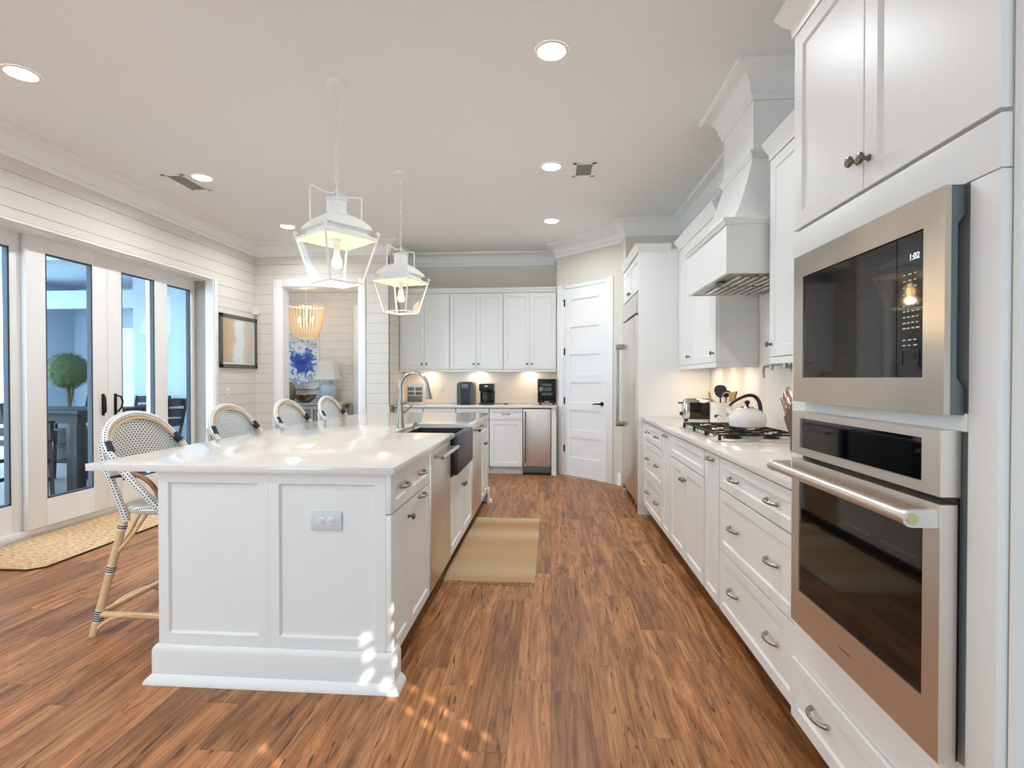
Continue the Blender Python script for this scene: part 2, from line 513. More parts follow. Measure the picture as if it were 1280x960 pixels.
    def build(self, name, m, parent=None, smooth=True, ang=38, loc=None, rotz=None):
        me = bpy.data.meshes.new(name)
        bmesh.ops.recalc_face_normals(self.bm, faces=self.bm.faces)
        self.bm.to_mesh(me)
        self.bm.free()
        me.materials.append(M[m] if isinstance(m, str) else m)
        if smooth:
            me.polygons.foreach_set('use_smooth', [True] * len(me.polygons))
            me.set_sharp_from_angle(angle=math.radians(ang))
        o = bpy.data.objects.new(name, me)
        COL.objects.link(o)
        if parent is not None:
            o.parent = parent
        if loc is not None:
            o.location = loc
        if rotz is not None:
            o.rotation_euler = (0, 0, rotz)
        return o

def tag(o, label, cat, group=None, kind=None):
    o['label'] = label
    o['category'] = cat
    if group:
        o['group'] = group
    if kind:
        o['kind'] = kind
    return o

def thing(name, label, cat, loc=(0, 0, 0), rotz=0.0, group=None):
    o = bpy.data.objects.new(name, None)
    o.empty_display_size = 0.1
    COL.objects.link(o)
    o.location = loc
    o.rotation_euler = (0, 0, rotz)
    return tag(o, label, cat, group)

KIDS = {}
def dup(root, loc, rotz, label=None, group=None):
    def cp(o, par):
        c = o.copy()
        COL.objects.link(c)
        c.parent = par
        for ch in list(o.children):
            cp(ch, c)
        return c
    r = cp(root, None)
    r.location = loc
    r.rotation_euler = (0, 0, rotz)
    if label:
        r['label'] = label
    if group:
        r['group'] = group
    return r

def struct(name, mb, m, parent=None, smooth=True, label=None, cat=None):
    o = mb.build(name, m, parent, smooth)
    if parent is None:
        o['kind'] = 'structure'
        o['label'] = label or name.replace('_', ' ')
        o['category'] = cat or name.split('_')[0]
    return o

def sweep(mb, path, prof, closed=False):
    """profile [(out, z)] along an XY polyline; 'out' is to the left of travel; mitred corners"""
    P = [Vector((p[0], p[1])) for p in path]
    n = len(P)
    rings = []
    for i in range(n):
        d0 = (P[i] - P[i - 1]).normalized() if i > 0 else None
        d1 = (P[i + 1] - P[i]).normalized() if i < n - 1 else None
        n0 = Vector((-d0.y, d0.x)) if d0 else None
        n1 = Vector((-d1.y, d1.x)) if d1 else None
        if n0 is None:
            off = n1
        elif n1 is None:
            off = n0
        else:
            s = (n0 + n1)
            off = s / (1 + n0.dot(n1))
        rings.append([(P[i].x + off.x * o, P[i].y + off.y * o, z) for o, z in prof])
    return mb.loft(rings, True, True)

def crown_prof(ztop, h, proj):
    p = [(0, ztop - h), (0.012, ztop - h), (0.016, ztop - h + 0.035), (0.026, ztop - h + 0.042)]
    for i in range(7):
        a = i / 6 * PI / 2
        p.append((0.030 + (proj - 0.044) * (1 - math.cos(a)), ztop - h + 0.048 + (h - 0.075) * math.sin(a)))
    p += [(proj - 0.006, ztop - 0.022), (proj, ztop - 0.018), (proj, ztop), (0, ztop)]
    return p

# ------------------------------------------------------------------ room shell
CEIL = 3.05
XL, XR, YB, YS, YA = -3.91, 1.47, 7.48, 6.70, 6.02
OPZ = 2.435
OY0, OY1 = 3.32, 5.846

mb = MB(); mb.box((-4.75, -3.5, -0.12), (2.2, 8.35, 0.0))
struct('floor', mb, 'floor', label='brown wood plank floor', cat='floor')
mb = MB(); mb.box((-4.0, -3.5, CEIL), (2.2, 7.6, CEIL + 0.12))
struct('ceiling', mb, 'ceiling', label='plain pale ceiling', cat='ceiling')

def shiplap_boards(mb, axis, pos, out, a0, a1, z0, z1, holes=(), pitch=0.1305, ztop=None, gap=0.004, t=0.008):
    """boards standing proud of the wall; axis 'x' = plane of constant x (runs along y)"""
    ztop = ztop if ztop is not None else z1
    k = 0
    z = ztop
    while z > z0 + 0.01:
        hi = z - gap; lo = max(z - pitch, z0)
        segs = [(a0, a1)]
        for (h0, h1, hz0, hz1) in holes:
            if lo < hz1 < hi - 0.004:
                if axis == 'x': mb.box((pos, h0, hz1), (pos + out * t, h1, hi))
                else: mb.box((h0, pos, hz1), (h1, pos + out * t, hi))
        for (h0, h1, hz0, hz1) in holes:
            if lo < hz1 and hi > hz0:
                ns = []
                for s0, s1 in segs:
                    if h0 > s0: ns.append((s0, min(s1, h0)))
                    if h1 < s1: ns.append((max(s0, h1), s1))
                segs = [s for s in ns if s[1] - s[0] > 0.005]
        for s0, s1 in segs:
            if axis == 'x':
                mb.box((pos, s0, lo), (pos + out * t, s1, hi))
            else:
                mb.box((s0, pos, lo), (s1, pos + out * t, hi))
        z -= pitch

# left wall with the big sliding door opening
w = MB()
for (y0, y1, z0, z1) in ((-3.5, OY0, 0, CEIL), (OY1, YS + 0.15, 0, CEIL), (OY0, OY1, OPZ, CEIL)):
    w.box((XL - 0.28, y0, z0), (XL - 0.008, y1, z1))
wl = struct('wall_left', w, 'groove', label='white shiplap wall holding the sliding glass doors', cat='wall')
b = MB(); shiplap_boards(b, 'x', XL - 0.008, 1, -3.5, YS, 0.14, CEIL - 0.17, ((OY0 - 0.045, OY1 + 0.045, 0, OPZ + 0.002),), ztop=CEIL - 0.175 - 0.102 + 0.1305)
b.build('shiplap_boards', 'shiplap', wl)
# casing of the opening
c = MB()
c.box((XL - 0.006, OY1, 0), (XL + 0.010, OY1 + 0.045, OPZ + 0.0)); c.box((XL - 0.006, OY0 - 0.045, 0), (XL + 0.010, OY0, OPZ))
c.box((XL - 0.26, OY1 + 0.0005, 0), (XL - 0.006, OY1 + 0.02, OPZ)); 
c.box((XL - 0.10, OY1 - 0.012, 0), (XL - 0.006, OY1, OPZ)); c.box((XL - 0.25, OY0, OPZ - 0.03), (XL - 0.05, OY1, OPZ)); c.box((XL - 0.20, OY0, OPZ - 0.016), (XL - 0.001, OY1, OPZ))
c.box((XL - 0.30, OY0, 0), (XL - 0.215, OY1, 0.07), 0.006)
struct('trim_1', c, 'trim', label='white casing, head track and sill around the sliding glass doors', cat='trim')

# back-left shiplap wall with the cased opening to the hall
HX0, HX1, HZ = -3.545, -2.505, 2.475
w = MB()
for (x0, x1, z0, z1) in ((XL - 0.2, HX0, 0, CEIL), (HX1, -2.11, 0, CEIL), (HX0, HX1, HZ, CEIL)):
    w.box((x0, YS + 0.008, z0), (x1, YS + 0.14, z1))
w.box((-2.25, YS + 0.14, 0), (-2.11, YB + 0.15, CEIL))
ws = struct('wall_back_left', w, 'groove', label='white shiplap wall around the cased opening to the hall', cat='wall')
b = MB(); shiplap_boards(b, 'y', YS + 0.008, -1, XL, -2.102, 0.14, CEIL - 0.17, ((HX0 - 0.11, HX1 + 0.09, 0, HZ + 0.10),), ztop=CEIL - 0.175 - 0.102 + 0.1305)
shiplap_boards(b, 'x', -2.11, 1, YS, YB - 0.01, 0.92, CEIL - 0.17, (), ztop=CEIL - 0.175 - 0.102 + 0.1305)
b.build('shiplap_boards', 'shiplap', ws)
c = MB()
c.box((HX0 - 0.11, YS - 0.016, 0), (HX0, YS + 0.006, HZ + 0.10), 0.003); c.box((HX1, YS - 0.016, 0), (HX1 + 0.09, YS + 0.006, HZ + 0.10), 0.003)
c.box((HX0 + 0.0005, YS - 0.016, HZ), (HX1 - 0.0005, YS + 0.006, HZ + 0.10), 0.003)
c.box((HX0 - 0.004, YS - 0.002, 0), (HX0 + 0.012, YS + 0.16, HZ)); c.box((HX1 - 0.012, YS - 0.002, 0), (HX1 + 0.004, YS + 0.16, HZ)); c.box((HX0, YS - 0.002, HZ - 0.012), (HX1, YS + 0.16, HZ + 0.004))
struct('trim_2', c, 'trim', label='white casing of the opening to the hall', cat='trim')

# wall behind the back cabinets, pantry corner, alcove, right wall, rear of the room
w = MB(); w.box((-2.25, YB, 0), (1.6, YB + 0.12, CEIL))
struct('wall_back', w, 'wall', label='greige wall behind the back run of cabinets', cat='wall')
w = MB()
PA, PB = Vector((0.07, 7.06)), Vector((0.835, 6.30))
dd = (PB - PA).normalized(); nn = Vector((-dd.y, dd.x)); nn = nn if nn.y > 0 else -nn
DOOR_A, DOOR_B = PA + dd * 0.115, PA + dd * 0.865      # pantry door leaf edges along the diagonal
def slab2d(mb, a, b, th, z0, z1):
    mb.prism([(a.x, a.y), (b.x, b.y), (b.x + nn.x * th, b.y + nn.y * th), (a.x + nn.x * th, a.y + nn.y * th)], 'z', z0, z1)
slab2d(w, PA, DOOR_A, 0.10, 0, CEIL); slab2d(w, DOOR_B, PB, 0.10, 0, CEIL); slab2d(w, DOOR_A, DOOR_B, 0.10, 2.485, CEIL)
w.prism([(0.07, 7.06), (0.07, YB), (0.15, YB), (0.15, 7.06)], 'z', 0, CEIL)
w.prism([(PB.x, PB.y), (0.835, YA + 0.1005), (0.90, YA + 0.1005), (0.90, PB.y + 0.02)], 'z', 0, CEIL)
w.box((0.8345, YA - 0.0005, 0), (1.6, YA + 0.10, CEIL))
struct('wall_pantry', w, 'wall', label='greige angled corner wall around the pantry door', cat='wall')
w = MB(); w.box((XR, 1.03, 0), (XR + 0.13, YA + 0.10, CEIL)); w.box((XR, 0.98, 0), (2.2, 1.03, CEIL))
struct('wall_right', w, 'wall', label='wall behind the cooktop run', cat='wall')
w = MB()
w.box((2.1, -3.5, 0), (2.2, -1.0, CEIL)); w.box((2.1, 0.6, 0), (2.2, 1.0, CEIL)); w.box((2.1, -1.0, 0), (2.2, 0.6, 0.9)); w.box((2.1, -1.0, 3.0), (2.2, 0.6, CEIL))
struct('wall_side', w, 'wall', label='side wall behind the camera', cat='wall')
w = MB()
xs = [-4.0, -3.7, -1.9, -1.5, 0.3, 0.65, 1.95, 2.2]
for i in range(0, 8, 2):
    w.box((xs[i], -3.5, 0), (xs[i + 1], -3.4, CEIL))
w.box((xs[3], -3.5, 0), (xs[4], -3.4, CEIL))
for i in (1, 5):
    w.box((xs[i], -3.5, 0), (xs[i + 1], -3.4, 0.45)); w.box((xs[i], -3.5, 2.10), (xs[i + 1], -3.4, CEIL))
struct('wall_rear', w, 'wall', label='rear wall behind the camera', cat='wall')
for k, i in enumerate((1, 5)):
    w = MB(); x0, x1 = xs[i], xs[i + 1]
    w.box((x0, -3.48, 0.45), (x0 + 0.05, -3.42, 2.10)); w.box((x1 - 0.05, -3.48, 0.45), (x1, -3.42, 2.10)); w.box((x0 + 0.05, -3.48, 0.45), (x1 - 0.05, -3.42, 0.5)); w.box((x0 + 0.05, -3.48, 2.05), (x1 - 0.05, -3.42, 2.10))
    struct('window_%d' % (k + 1), w, 'trim', label='white window frame in the rear wall', cat='window')

# shuttered side window: unseen blind, its cord holes placed to cast the sun spots
spots = [(-0.633, 2.041, 0), (-0.544, 1.967, 0), (-0.461, 1.894, 0), (-0.382, 1.83, 0), (-0.295, 1.757, 0), (-0.564, 2.105, 0), (-0.481, 2.042, 0), (-0.402, 1.968, 0), (-0.31, 1.90, 0), (-0.229, 1.842, 0),
         (-0.982, 1.721, 0), (-0.901, 1.659, 0), (-0.749, 2.085, 0.215), (-0.749, 2.085, 0.139), (-0.75, 2.075, 0.060), (-0.705, 2.10, 0), (-0.645, 2.105, 0.331), (-0.645, 2.105, 0.255), (-0.645, 2.105, 0.18), (-0.645, 2.10, 0.108)]
cu = bpy.data.curves.new('window_shutter', 'CURVE'); cu.dimensions = '2D'; cu.fill_mode = 'BOTH'; cu.extrude = 0.001
def loop2d(pts):
    sp = cu.splines.new('POLY'); sp.points.add(len(pts) - 1); sp.use_cyclic_u = True
    for q, p in zip(sp.points, pts): q.co = (p[0], p[1], 0, 1)
loop2d([(-1.0, 0.9), (0.6, 0.9), (0.6, 3.0), (-1.0, 3.0)])
for sp_ in spots:
    q = Vector(sp_) + SUN * ((2.14 - sp_[0]) / SUN.x)
    loop2d([(q.y + 0.0195 * math.cos(a * PI / 8), q.z + 0.0195 * math.sin(a * PI / 8)) for a in range(16)])
cu.materials.append(M['trim'])
tmp = bpy.data.objects.new('window_shutter', cu); COL.objects.link(tmp)
dg = bpy.context.evaluated_depsgraph_get()
me = bpy.data.meshes.new_from_object(tmp.evaluated_get(dg))
bpy.data.objects.remove(tmp)
so = bpy.data.objects.new('window_4', me); COL.objects.link(so)
so.matrix_world = Matrix(((0, 0, 1, 2.14), (1, 0, 0, 0), (0, 1, 0, 0), (0, 0, 0, 1)))
so['kind'] = 'structure'; so['label'] = 'unseen white side-window blind, cord holes placed to cast the sun spots'; so['category'] = 'window'

# crown mouldings
crown = crown_prof(CEIL, 0.178, 0.13)
mb = MB()
# path runs so that the room is on the left of travel (clockwise seen from above needs reversal)
pth = [(XR, 1.9), (XR, 3.14), (1.16, 3.14), (1.16, 3.66), (XR, 3.66), (XR, YA), (0.835, YA), (0.835, 6.30), (0.07, 7.06), (0.07, YB), (-2.102, YB), (-2.102, YS), (XL, YS), (XL, -3.4)]
sweep(mb, pth, crown)
struct('trim_3', mb, 'trim', label='white cove crown moulding along the ceiling edge', cat='trim')
# baseboards
bprof = [(0, 0), (0.022, 0), (0.022, 0.012), (0.016, 0.03), (0.016, 0.12), (0.010, 0.14), (0, 0.14)]
mb = MB(); sweep(mb, [(HX1 + 0.09, YS + 0.0), (HX1 + 0.09, YS - 0.0001)][:0] + [(-2.102, YS), (HX1 + 0.091, YS)], bprof); sweep(mb, [(HX0 - 0.111, YS), (XL, YS), (XL, OY1 + 0.046)], bprof); sweep(mb, [(XL, OY0 - 0.046), (XL, -3.39)], bprof)
struct('baseboard_left', mb, 'trim', label='white baseboard of the shiplap corner', cat='baseboard')
mb = MB(); a, b2 = PA + dd * 0.03, PB
sweep(mb, [(b2.x, b2.y), (b2.x - dd.x * 0.055, b2.y - dd.y * 0.055)], bprof)
struct('baseboard_pantry', mb, 'trim', label='white baseboard beside the pantry door', cat='baseboard')

# backsplash tile (herringbone)
def herringbone():
    m = M['tile']
    nt, N, L = nodes_of(m)
    b = N['Principled BSDF']
    geo = N.new('ShaderNodeNewGeometry'); sep = N.new('ShaderNodeSeparateXYZ'); L.new(geo.outputs['Position'], sep.inputs[0])
    h = mth(nt, 'ADD', sep.outputs[0], sep.outputs[1])
    zz = mth(nt, 'ABSOLUTE', mth(nt, 'SUBTRACT', mth(nt, 'FRACT', mth(nt, 'DIVIDE', h, 0.16)), 0.5))
    q = mth(nt, 'FRACT', mth(nt, 'DIVIDE', mth(nt, 'ADD', sep.outputs[2], mth(nt, 'MULTIPLY', zz, 0.16)), 0.055))
    g = mth(nt, 'LESS_THAN', mth(nt, 'MINIMUM', q, mth(nt, 'SUBTRACT', 1.0, q)), 0.035)
    g2 = mth(nt, 'LESS_THAN', mth(nt, 'MINIMUM', zz, mth(nt, 'SUBTRACT', 0.5, zz)), 0.012)
    L.new(mixc(nt, mth(nt, 'MULTIPLY', mth(nt, 'MAXIMUM', g, g2), 0.45), '#efe7de', '#d6cdc2'), b.inputs['Base Color'])
herringbone()
mb = MB(); mb.box((-2.10, YB - 0.008, 0.915), (0.069, YB - 0.0005, 1.375))
struct('backsplash_back', mb, 'tile', label='white tile backsplash behind the coffee makers', cat='backsplash')
mb = MB(); mb.box((XR - 0.008, 1.89, 0.915), (XR - 0.0005, 4.965, 1.37)); mb.box((XR - 0.008, 2.96, 1.37), (XR - 0.0005, 3.83, 1.86))
struct('backsplash_right', mb, 'tile', label='white tile backsplash behind the cooktop', cat='backsplash')

# ------------------------------------------------------------------ sliding glass doors
def glass_door(name, x, y0, y1, gy0, gy1, label, handle=None):
    z0, z1, gz0, gz1, t = 0.072, 2.405, 0.29, 2.288, 0.045
    f = MB()
    f.box((x - t, y0, z0), (x, gy0, z1), 0.002); f.box((x - t, gy1, z0), (x, y1, z1), 0.002)
    f.box((x - t, gy0, z0), (x, gy1, gz0)); f.box((x - t, gy0, gz1), (x, gy1, z1))
    o = struct(name, f, 'trim', label=label, cat='door')
    g = MB()
    for a, bb in (((x - t - 0.001, gy0, gz0), (x - 0.004, gy0 + 0.014, gz1)), ((x - t - 0.001, gy1 - 0.014, gz0), (x - 0.004, gy1, gz1)), ((x - t - 0.001, gy0, gz0), (x - 0.004, gy1, gz0 + 0.012)), ((x - t - 0.001, gy0, gz1 - 0.010), (x - 0.004, gy1, gz1))):
        g.box(a, bb)
    g.build('glazing_gasket', M['gasket'], o)
    p = MB(); p.box((x - 0.026, gy0, gz0), (x - 0.020, gy1, gz1)); p.build('glass_pane', 'doorglass', o)
    if handle:
        hy, s = handle
        h = MB()
        h.box((x, hy - 0.016, 0.93), (x + 0.006, hy + 0.016, 1.13), 0.003)
        h.tube([(x + 0.004, hy, 0.955), (x + 0.03, hy + s * 0.006, 0.965), (x + 0.045, hy + s * 0.022, 1.0), (x + 0.05, hy + s * 0.03, 1.05), (x + 0.04, hy + s * 0.022, 1.10), (x + 0.004, hy, 1.115)], 0.009, 10)
        h.build('door_handle', 'bronze', o)
    return o
glass_door('door_1', -4.15, 3.10, 3.86, 3.25, 3.745, 'fixed sliding door panel at the left edge of the photo')
glass_door('door_2', -4.10, 3.824, 4.581, 3.985, 4.425, 'sliding glass door showing the porch table, handle on its right', (4.525, -1))
glass_door('door_3', -4.10, 4.585, 5.342, 4.742, 5.165, 'sliding glass door right of the black handles, handle on its left', (4.66, 1))
glass_door('door_4', -4.15, 5.16, 5.88, 5.31, 5.775, 'fixed glass door panel nearest the framed print')

# ------------------------------------------------------------------ pantry door
ang = math.atan2(dd.y, dd.x)
po = bpy.data.objects.new('door_5', None); COL.objects.link(po)
po.location = (DOOR_A.x, DOOR_A.y, 0); po.rotation_euler = (0, 0, ang)
po['kind'] = 'structure'; po['label'] = 'white six panel pantry door with a black lever'; po['category'] = 'door'
DW = (DOOR_B - DOOR_A).length
lf = MB(); lw = DW - 0.07; lx = 0.035
z = 0.012; ph = [0.40] * 6; H = 2.44
lf.box((lx, 0.015, z), (lx + lw, 0.045, H))
lf.box((lx, 0.003, z), (lx + 0.10, 0.016, H)); lf.box((lx + lw - 0.10, 0.003, z), (lx + lw, 0.016, H))
zz = [0.012, 0.22]; rails = []
step = (H - 0.10 - 0.20) / 6
for k in range(7):
    c0 = 0.20 + k * step
    lf.box((lx + 0.10, 0.003, c0 - (0.19 if k == 0 else 0.05)), (lx + lw - 0.10, 0.016, c0 + (0.09 if k == 6 else 0.05)))
lf.build('leaf', 'trim', po)
fr = MB()
fr.box((0, -0.004, 0), (lx - 0.004, 0.09, 2.485)); fr.box((lx + lw + 0.004, -0.004, 0), (DW, 0.09, 2.485)); fr.box((0, -0.004, H + 0.006), (DW, 0.09, 2.485))
fr.box((-0.085, -0.016, 0), (0.012, 0.0, 2.50), 0.003); fr.box((DW - 0.012, -0.016, 0), (DW + 0.085, 0.0, 2.50), 0.003)
fr.build('frame', 'trim', po)
for zc in (0.35, 0.98, 1.62, 2.26):
    hg = MB(); hg.box((lx - 0.012, -0.010, zc - 0.045), (lx + 0.004, 0.004, zc + 0.045), 0.002)
    if zc > 2: hg.box((lx - 0.05, -0.012, 2.292), (lx + 0.003, -0.005, 2.304))
    hg.build('hinge', 'bronze', po)
lv = MB(); xk = lx + lw - 0.055
lv.lathe([(0.026, 0), (0.026, 0.008), (0.010, 0.012), (0.010, 0.04)], Matrix.Translation((xk, 0.003, 0.955)) @ Matrix.Rotation(PI / 2, 4, 'X'))
lv.tube([(xk, -0.042, 0.955), (xk - 0.05, -0.046, 0.957), (xk - 0.11, -0.046, 0.948)], [0.011, 0.009, 0.007], 10)
lv.build('door_lever', 'bronze', po)

# ------------------------------------------------------------------ cabinets
def pull(par, x, z, y, L=0.095):
    m = MB()
    n = 10
    m.tube([(x - L / 2 + L * i / n, y - 0.004 - 0.024 * math.sin(PI * i / n) ** 0.6, z) for i in range(n + 1)], [0.0058 + 0.002 * abs(1 - 2 * i / n) for i in range(n + 1)], 10)
    for s in (-1, 1):
        m.lathe([(0.009, 0), (0.009, 0.004), (0.006, 0.007)], Matrix.Translation((x + s * L / 2, y, z)) @ Matrix.Rotation(PI / 2, 4, 'X'), 14)
    return m.build('pull', 'nickel', par)

def knob(par, x, z, y):
    m = MB()
    m.lathe([(0.009, 0), (0.009, 0.003), (0.0055, 0.006), (0.0055, 0.015), (0.013, 0.019), (0.0155, 0.024), (0.013, 0.030), (0.005, 0.0325)], Matrix.Translation((x, y, z)) @ Matrix.Rotation(PI / 2, 4, 'X'), 18)
    return m.build('knob', 'pewter', par)

def cabinet(name, label, loc, rotz, w, d, z0, z1, fronts, toe=0.0, cat='cabinet', group=None, toem='toe'):
    """local frame: x along the run, face at y=0, depth towards +y"""
    t = thing(name, label, cat, loc, rotz, group)
    m = MB()
    m.box((0.0005, 0, z0 + toe), (w - 0.0005, d, z1))
    m.build('carcass', 'gap' if fronts else 'cab', t)
    if toe:
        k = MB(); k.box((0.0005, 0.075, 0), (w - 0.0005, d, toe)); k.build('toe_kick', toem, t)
    for f in fronts:
        kind, x, z, fw, fh = f[:5]
        hw = f[5:] if len(f) > 5 else ()
        g = 0.0015
        r = 0.055 if kind == 'door' else 0.045
        s = MB()
        if kind == 'panel':
            s.box((x + g, -0.02, z + g), (x + fw - g, 0, z + fh - g), 0.001)
        else:
            s.shaker(x + g, z + g, fw - 2 * g, fh - 2 * g, rail=min(r, fw * 0.28, fh * 0.3))
        o = s.build({'door': 'door', 'drawer': 'drawer', 'panel': 'face_panel', 'false': 'false_drawer_front', 'pullout': 'pull_out_door'}[kind], 'cab', t)
        for hwk in hw:
            if hwk[0] == 'k': knob(o, hwk[1], hwk[2], -0.02)
            else: pull(o, hwk[1], hwk[2], -0.02)
    return t

R90 = -PI / 2
XF = 0.87
def right_base(name, label, yfar, ynear, fronts):
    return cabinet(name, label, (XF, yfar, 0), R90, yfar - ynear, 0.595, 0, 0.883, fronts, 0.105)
def drawers3(w):
    a, c = w * 0.26, w * 0.76
    return [('drawer', 0.005, 0.720, w - 0.01, 0.155, ('p', a, 0.798), ('p', c, 0.798)),
            ('drawer', 0.005, 0.412, w - 0.01, 0.303, ('p', a, 0.566), ('p', c, 0.566)),
            ('drawer', 0.005, 0.108, w - 0.01, 0.300, ('p', a, 0.268), ('p', c, 0.268))]
w = 0.79
A3 = [('panel', 0.0, 0.108, 0.055, 0.767)] + [(k, x + 0.055, z, fw - 0.055, fh) + tuple((h[0], 0.055 + h[1] * 0.93, h[2]) for h in hw) for (k, x, z, fw, fh, *hw) in drawers3(0.845)]
right_base('drawer_base_cabinet', 'white three-drawer base cabinet next to the refrigerator panel', 4.955, 4.105, A3)
right_base('pull_out_cabinet', 'narrow white pull-out between the refrigerator-side drawers and the cooktop doors', 4.10, 3.845,
           [('pullout', 0.003, 0.108, 0.249, 0.767, ('p', 0.127, 0.846))])
w = 0.84
right_base('cooktop_base_cabinet', 'white two-door base cabinet with false drawer front under the cooktop', 3.84, 2.995,
           [('false', 0.003, 0.720, w - 0.006, 0.155), ('door', 0.003, 0.108, w / 2 - 0.003, 0.607, ('k', w / 2 - 0.03, 0.628)), ('door', w / 2, 0.108, w / 2 - 0.003, 0.607, ('k', w / 2 + 0.03, 0.628))])
right_base('pull_out_cabinet', 'narrow white pull-out just left of the wide drawers beside the oven', 2.99, 2.735,
           [('pullout', 0.003, 0.108, 0.249, 0.767, ('p', 0.127, 0.846))])
right_base('drawer_base_cabinet', 'wide white three-drawer base cabinet beside the wall oven', 2.73, 1.885, drawers3(0.845))

# right countertop
mb = MB(); mb.box((0.835, 1.888, 0.884), (XR - 0.009, 4.966, 0.914), 0.003)
tag(mb.build('countertop', 'quartz'), 'white quartz countertop under the cooktop along the right wall', 'countertop')

# refrigerator surround
t = cabinet('refrigerator_cabinet', 'white cabinet with tall side panel boxed around the stainless refrigerator', (0.83, YA - 0.005, 0), R90, YA - 0.005 - 4.97, 0.635, 2.09, 2.45,
            [('door', 0.01, 2.10, 0.495, 0.335, ('k', 0.475, 2.14)), ('door', 0.51, 2.10, 0.495, 0.335, ('k', 0.54, 2.14))])
w = YA - 0.005 - 4.97
m = MB(); m.box((w - 0.022, -0.022, 0), (w, 0.635, 2.45), 0.001); m.build('side_panel', 'cab', t)
m = MB(); sweep(m, [(w, 0.27), (w, -0.022), (0.0, -0.022)][::1], [(0, 2.45), (0.006, 2.45), (0.010, 2.475), (0.030, 2.495), (0.036, 2.515), (0, 2.515)]); m.box((0, -0.02, 2.45), (w, 0.6, 2.47)); m.build('cornice', 'cab', t)

# refrigerator
t = thing('refrigerator', 'tall built-in stainless refrigerator with long bar handle', 'refrigerator', (0.79, 5.945, 0), R90)
fw = 0.945
m = MB(); m.box((0, 0.05, 0.10), (fw, 0.66, 2.08)); m.build('body', 'sidesteel', t)
m = MB(); m.box((0, 0.0, 0.115), (fw, 0.048, 1.865), 0.004); m.build('door', 'steel', t)
m = MB(); m.loft([[(0, -0.005, 1.885), (fw, -0.005, 1.885), (fw, 0.048, 1.885), (0, 0.048, 1.885)], [(0, 0.008, 2.07), (fw, 0.008, 2.07), (fw, 0.048, 2.07), (0, 0.048, 2.07)]]); m.build('top_grille', 'steel', t)
m = MB(); m.cyl((0.10, -0.065, 0.76), (0.10, -0.065, 1.63), 0.016, 16)
for zc in (0.775, 1.615): m.box((0.082, -0.085, zc - 0.03), (0.118, 0.0, zc + 0.03), 0.004)
m.build('handle', 'nickel', t)
m = MB(); m.box((0.01, 0.10, 0.0), (fw - 0.01, 0.6, 0.10)); m.build('kick_plate', 'black', t)
for xx in (0.03, fw - 0.05):
    m = MB(); m.box((xx, 0.002, 0.06), (xx + 0.03, 0.05, 0.115), 0.006); m.build('hinge', 'nickel', t)

# upper cabinets on the right wall
def upper_right(label, yfar, ynear, fronts):
    w = yfar - ynear
    t = cabinet('upper_cabinet', label, (1.19, yfar, 0), R90, w, XR - 1.19 - 0.002, 1.385, 2.44, fronts)
    m = MB(); m.box((0, -0.018, 1.352), (w, -0.002, 1.385)); m.box((w - 0.016, -0.0019, 1.352), (w, 0.27, 1.3848)); m.build('light_rail', 'cab', t)
    m = MB(); sweep(m, [(w, 0.27), (w, -0.02), (0, -0.02)], [(0, 2.44), (0.005, 2.44), (0.008, 2.47), (0.03, 2.495), (0.045, 2.525), (0, 2.525)]); m.box((0, -0.02, 2.44), (w, 0.27, 2.47)); m.build('cornice', 'cab', t)
    m = MB(); m.box((w - 0.018, -0.001, 1.386), (w - 0.0, 0.276, 2.44)); m.build('end_panel', 'cab', t)
    return t
yf = 4.966
upper_right('white wall cabinet between the refrigerator and the range hood', 4.966, 3.85,
            [('panel', 0.0, 1.388, yf - 4.75, 1.05), ('door', yf - 4.75, 1.388, 0.245, 1.05, ('k', yf - 4.565, 1.455)), ('door', yf - 4.50, 1.388, 0.642, 1.05, ('k', yf - 3.90, 1.455))])
upper_right('white wall cabinet between the range hood and the oven tower', 2.93, 1.89,
            [('door', 0.002, 1.388, 0.515, 1.05, ('k', 0.03, 1.455)), ('door', 0.520, 1.388, 0.515, 1.05, ('k', 1.005, 1.455))])

# oven tower
t = cabinet('oven_tower_cabinet', 'tall white cabinet housing the microwave and wall oven', (0.85, 1.885, 0), R90, 0.845, XR - 0.852, 0, 2.45,
            [('door', 0.004, 1.776, 0.405, 0.665, ('k', 0.385, 1.862)), ('door', 0.410, 1.776, 0.432, 0.665, ('k', 0.436, 1.852)),
             ('panel', 0.0, 1.665, 0.845, 0.104), ('panel', 0.0, 0.48, 0.10, 1.185), ('panel', 0.770, 0.48, 0.075, 1.185), ('panel', 0.10, 1.165, 0.67, 0.040),
             ('drawer', 0.004, 0.108, 0.837, 0.208, ('p', 0.20, 0.222))], 0.105)
m = MB(); m.box((0.0, -0.008, 0.318), (0.845, 0.0, 0.48)); m.build('filler_rail', 'cab', t)
m = MB(); m.box((0.846, 0.0, 0.0), (0.862, XR - 0.852, 2.45)); m.build('end_panel', 'cab', t)
m = MB(); sweep(m, [(0.862, 0.61), (0.862, -0.02), (0, -0.02), (0, 0.24)], [(0, 2.44), (0.005, 2.44), (0.008, 2.475), (0.03, 2.50), (0.05, 2.535), (0, 2.535)]); m.box((0, -0.02, 2.44), (0.862, 0.61, 2.47)); m.build('cornice', 'cab', t)

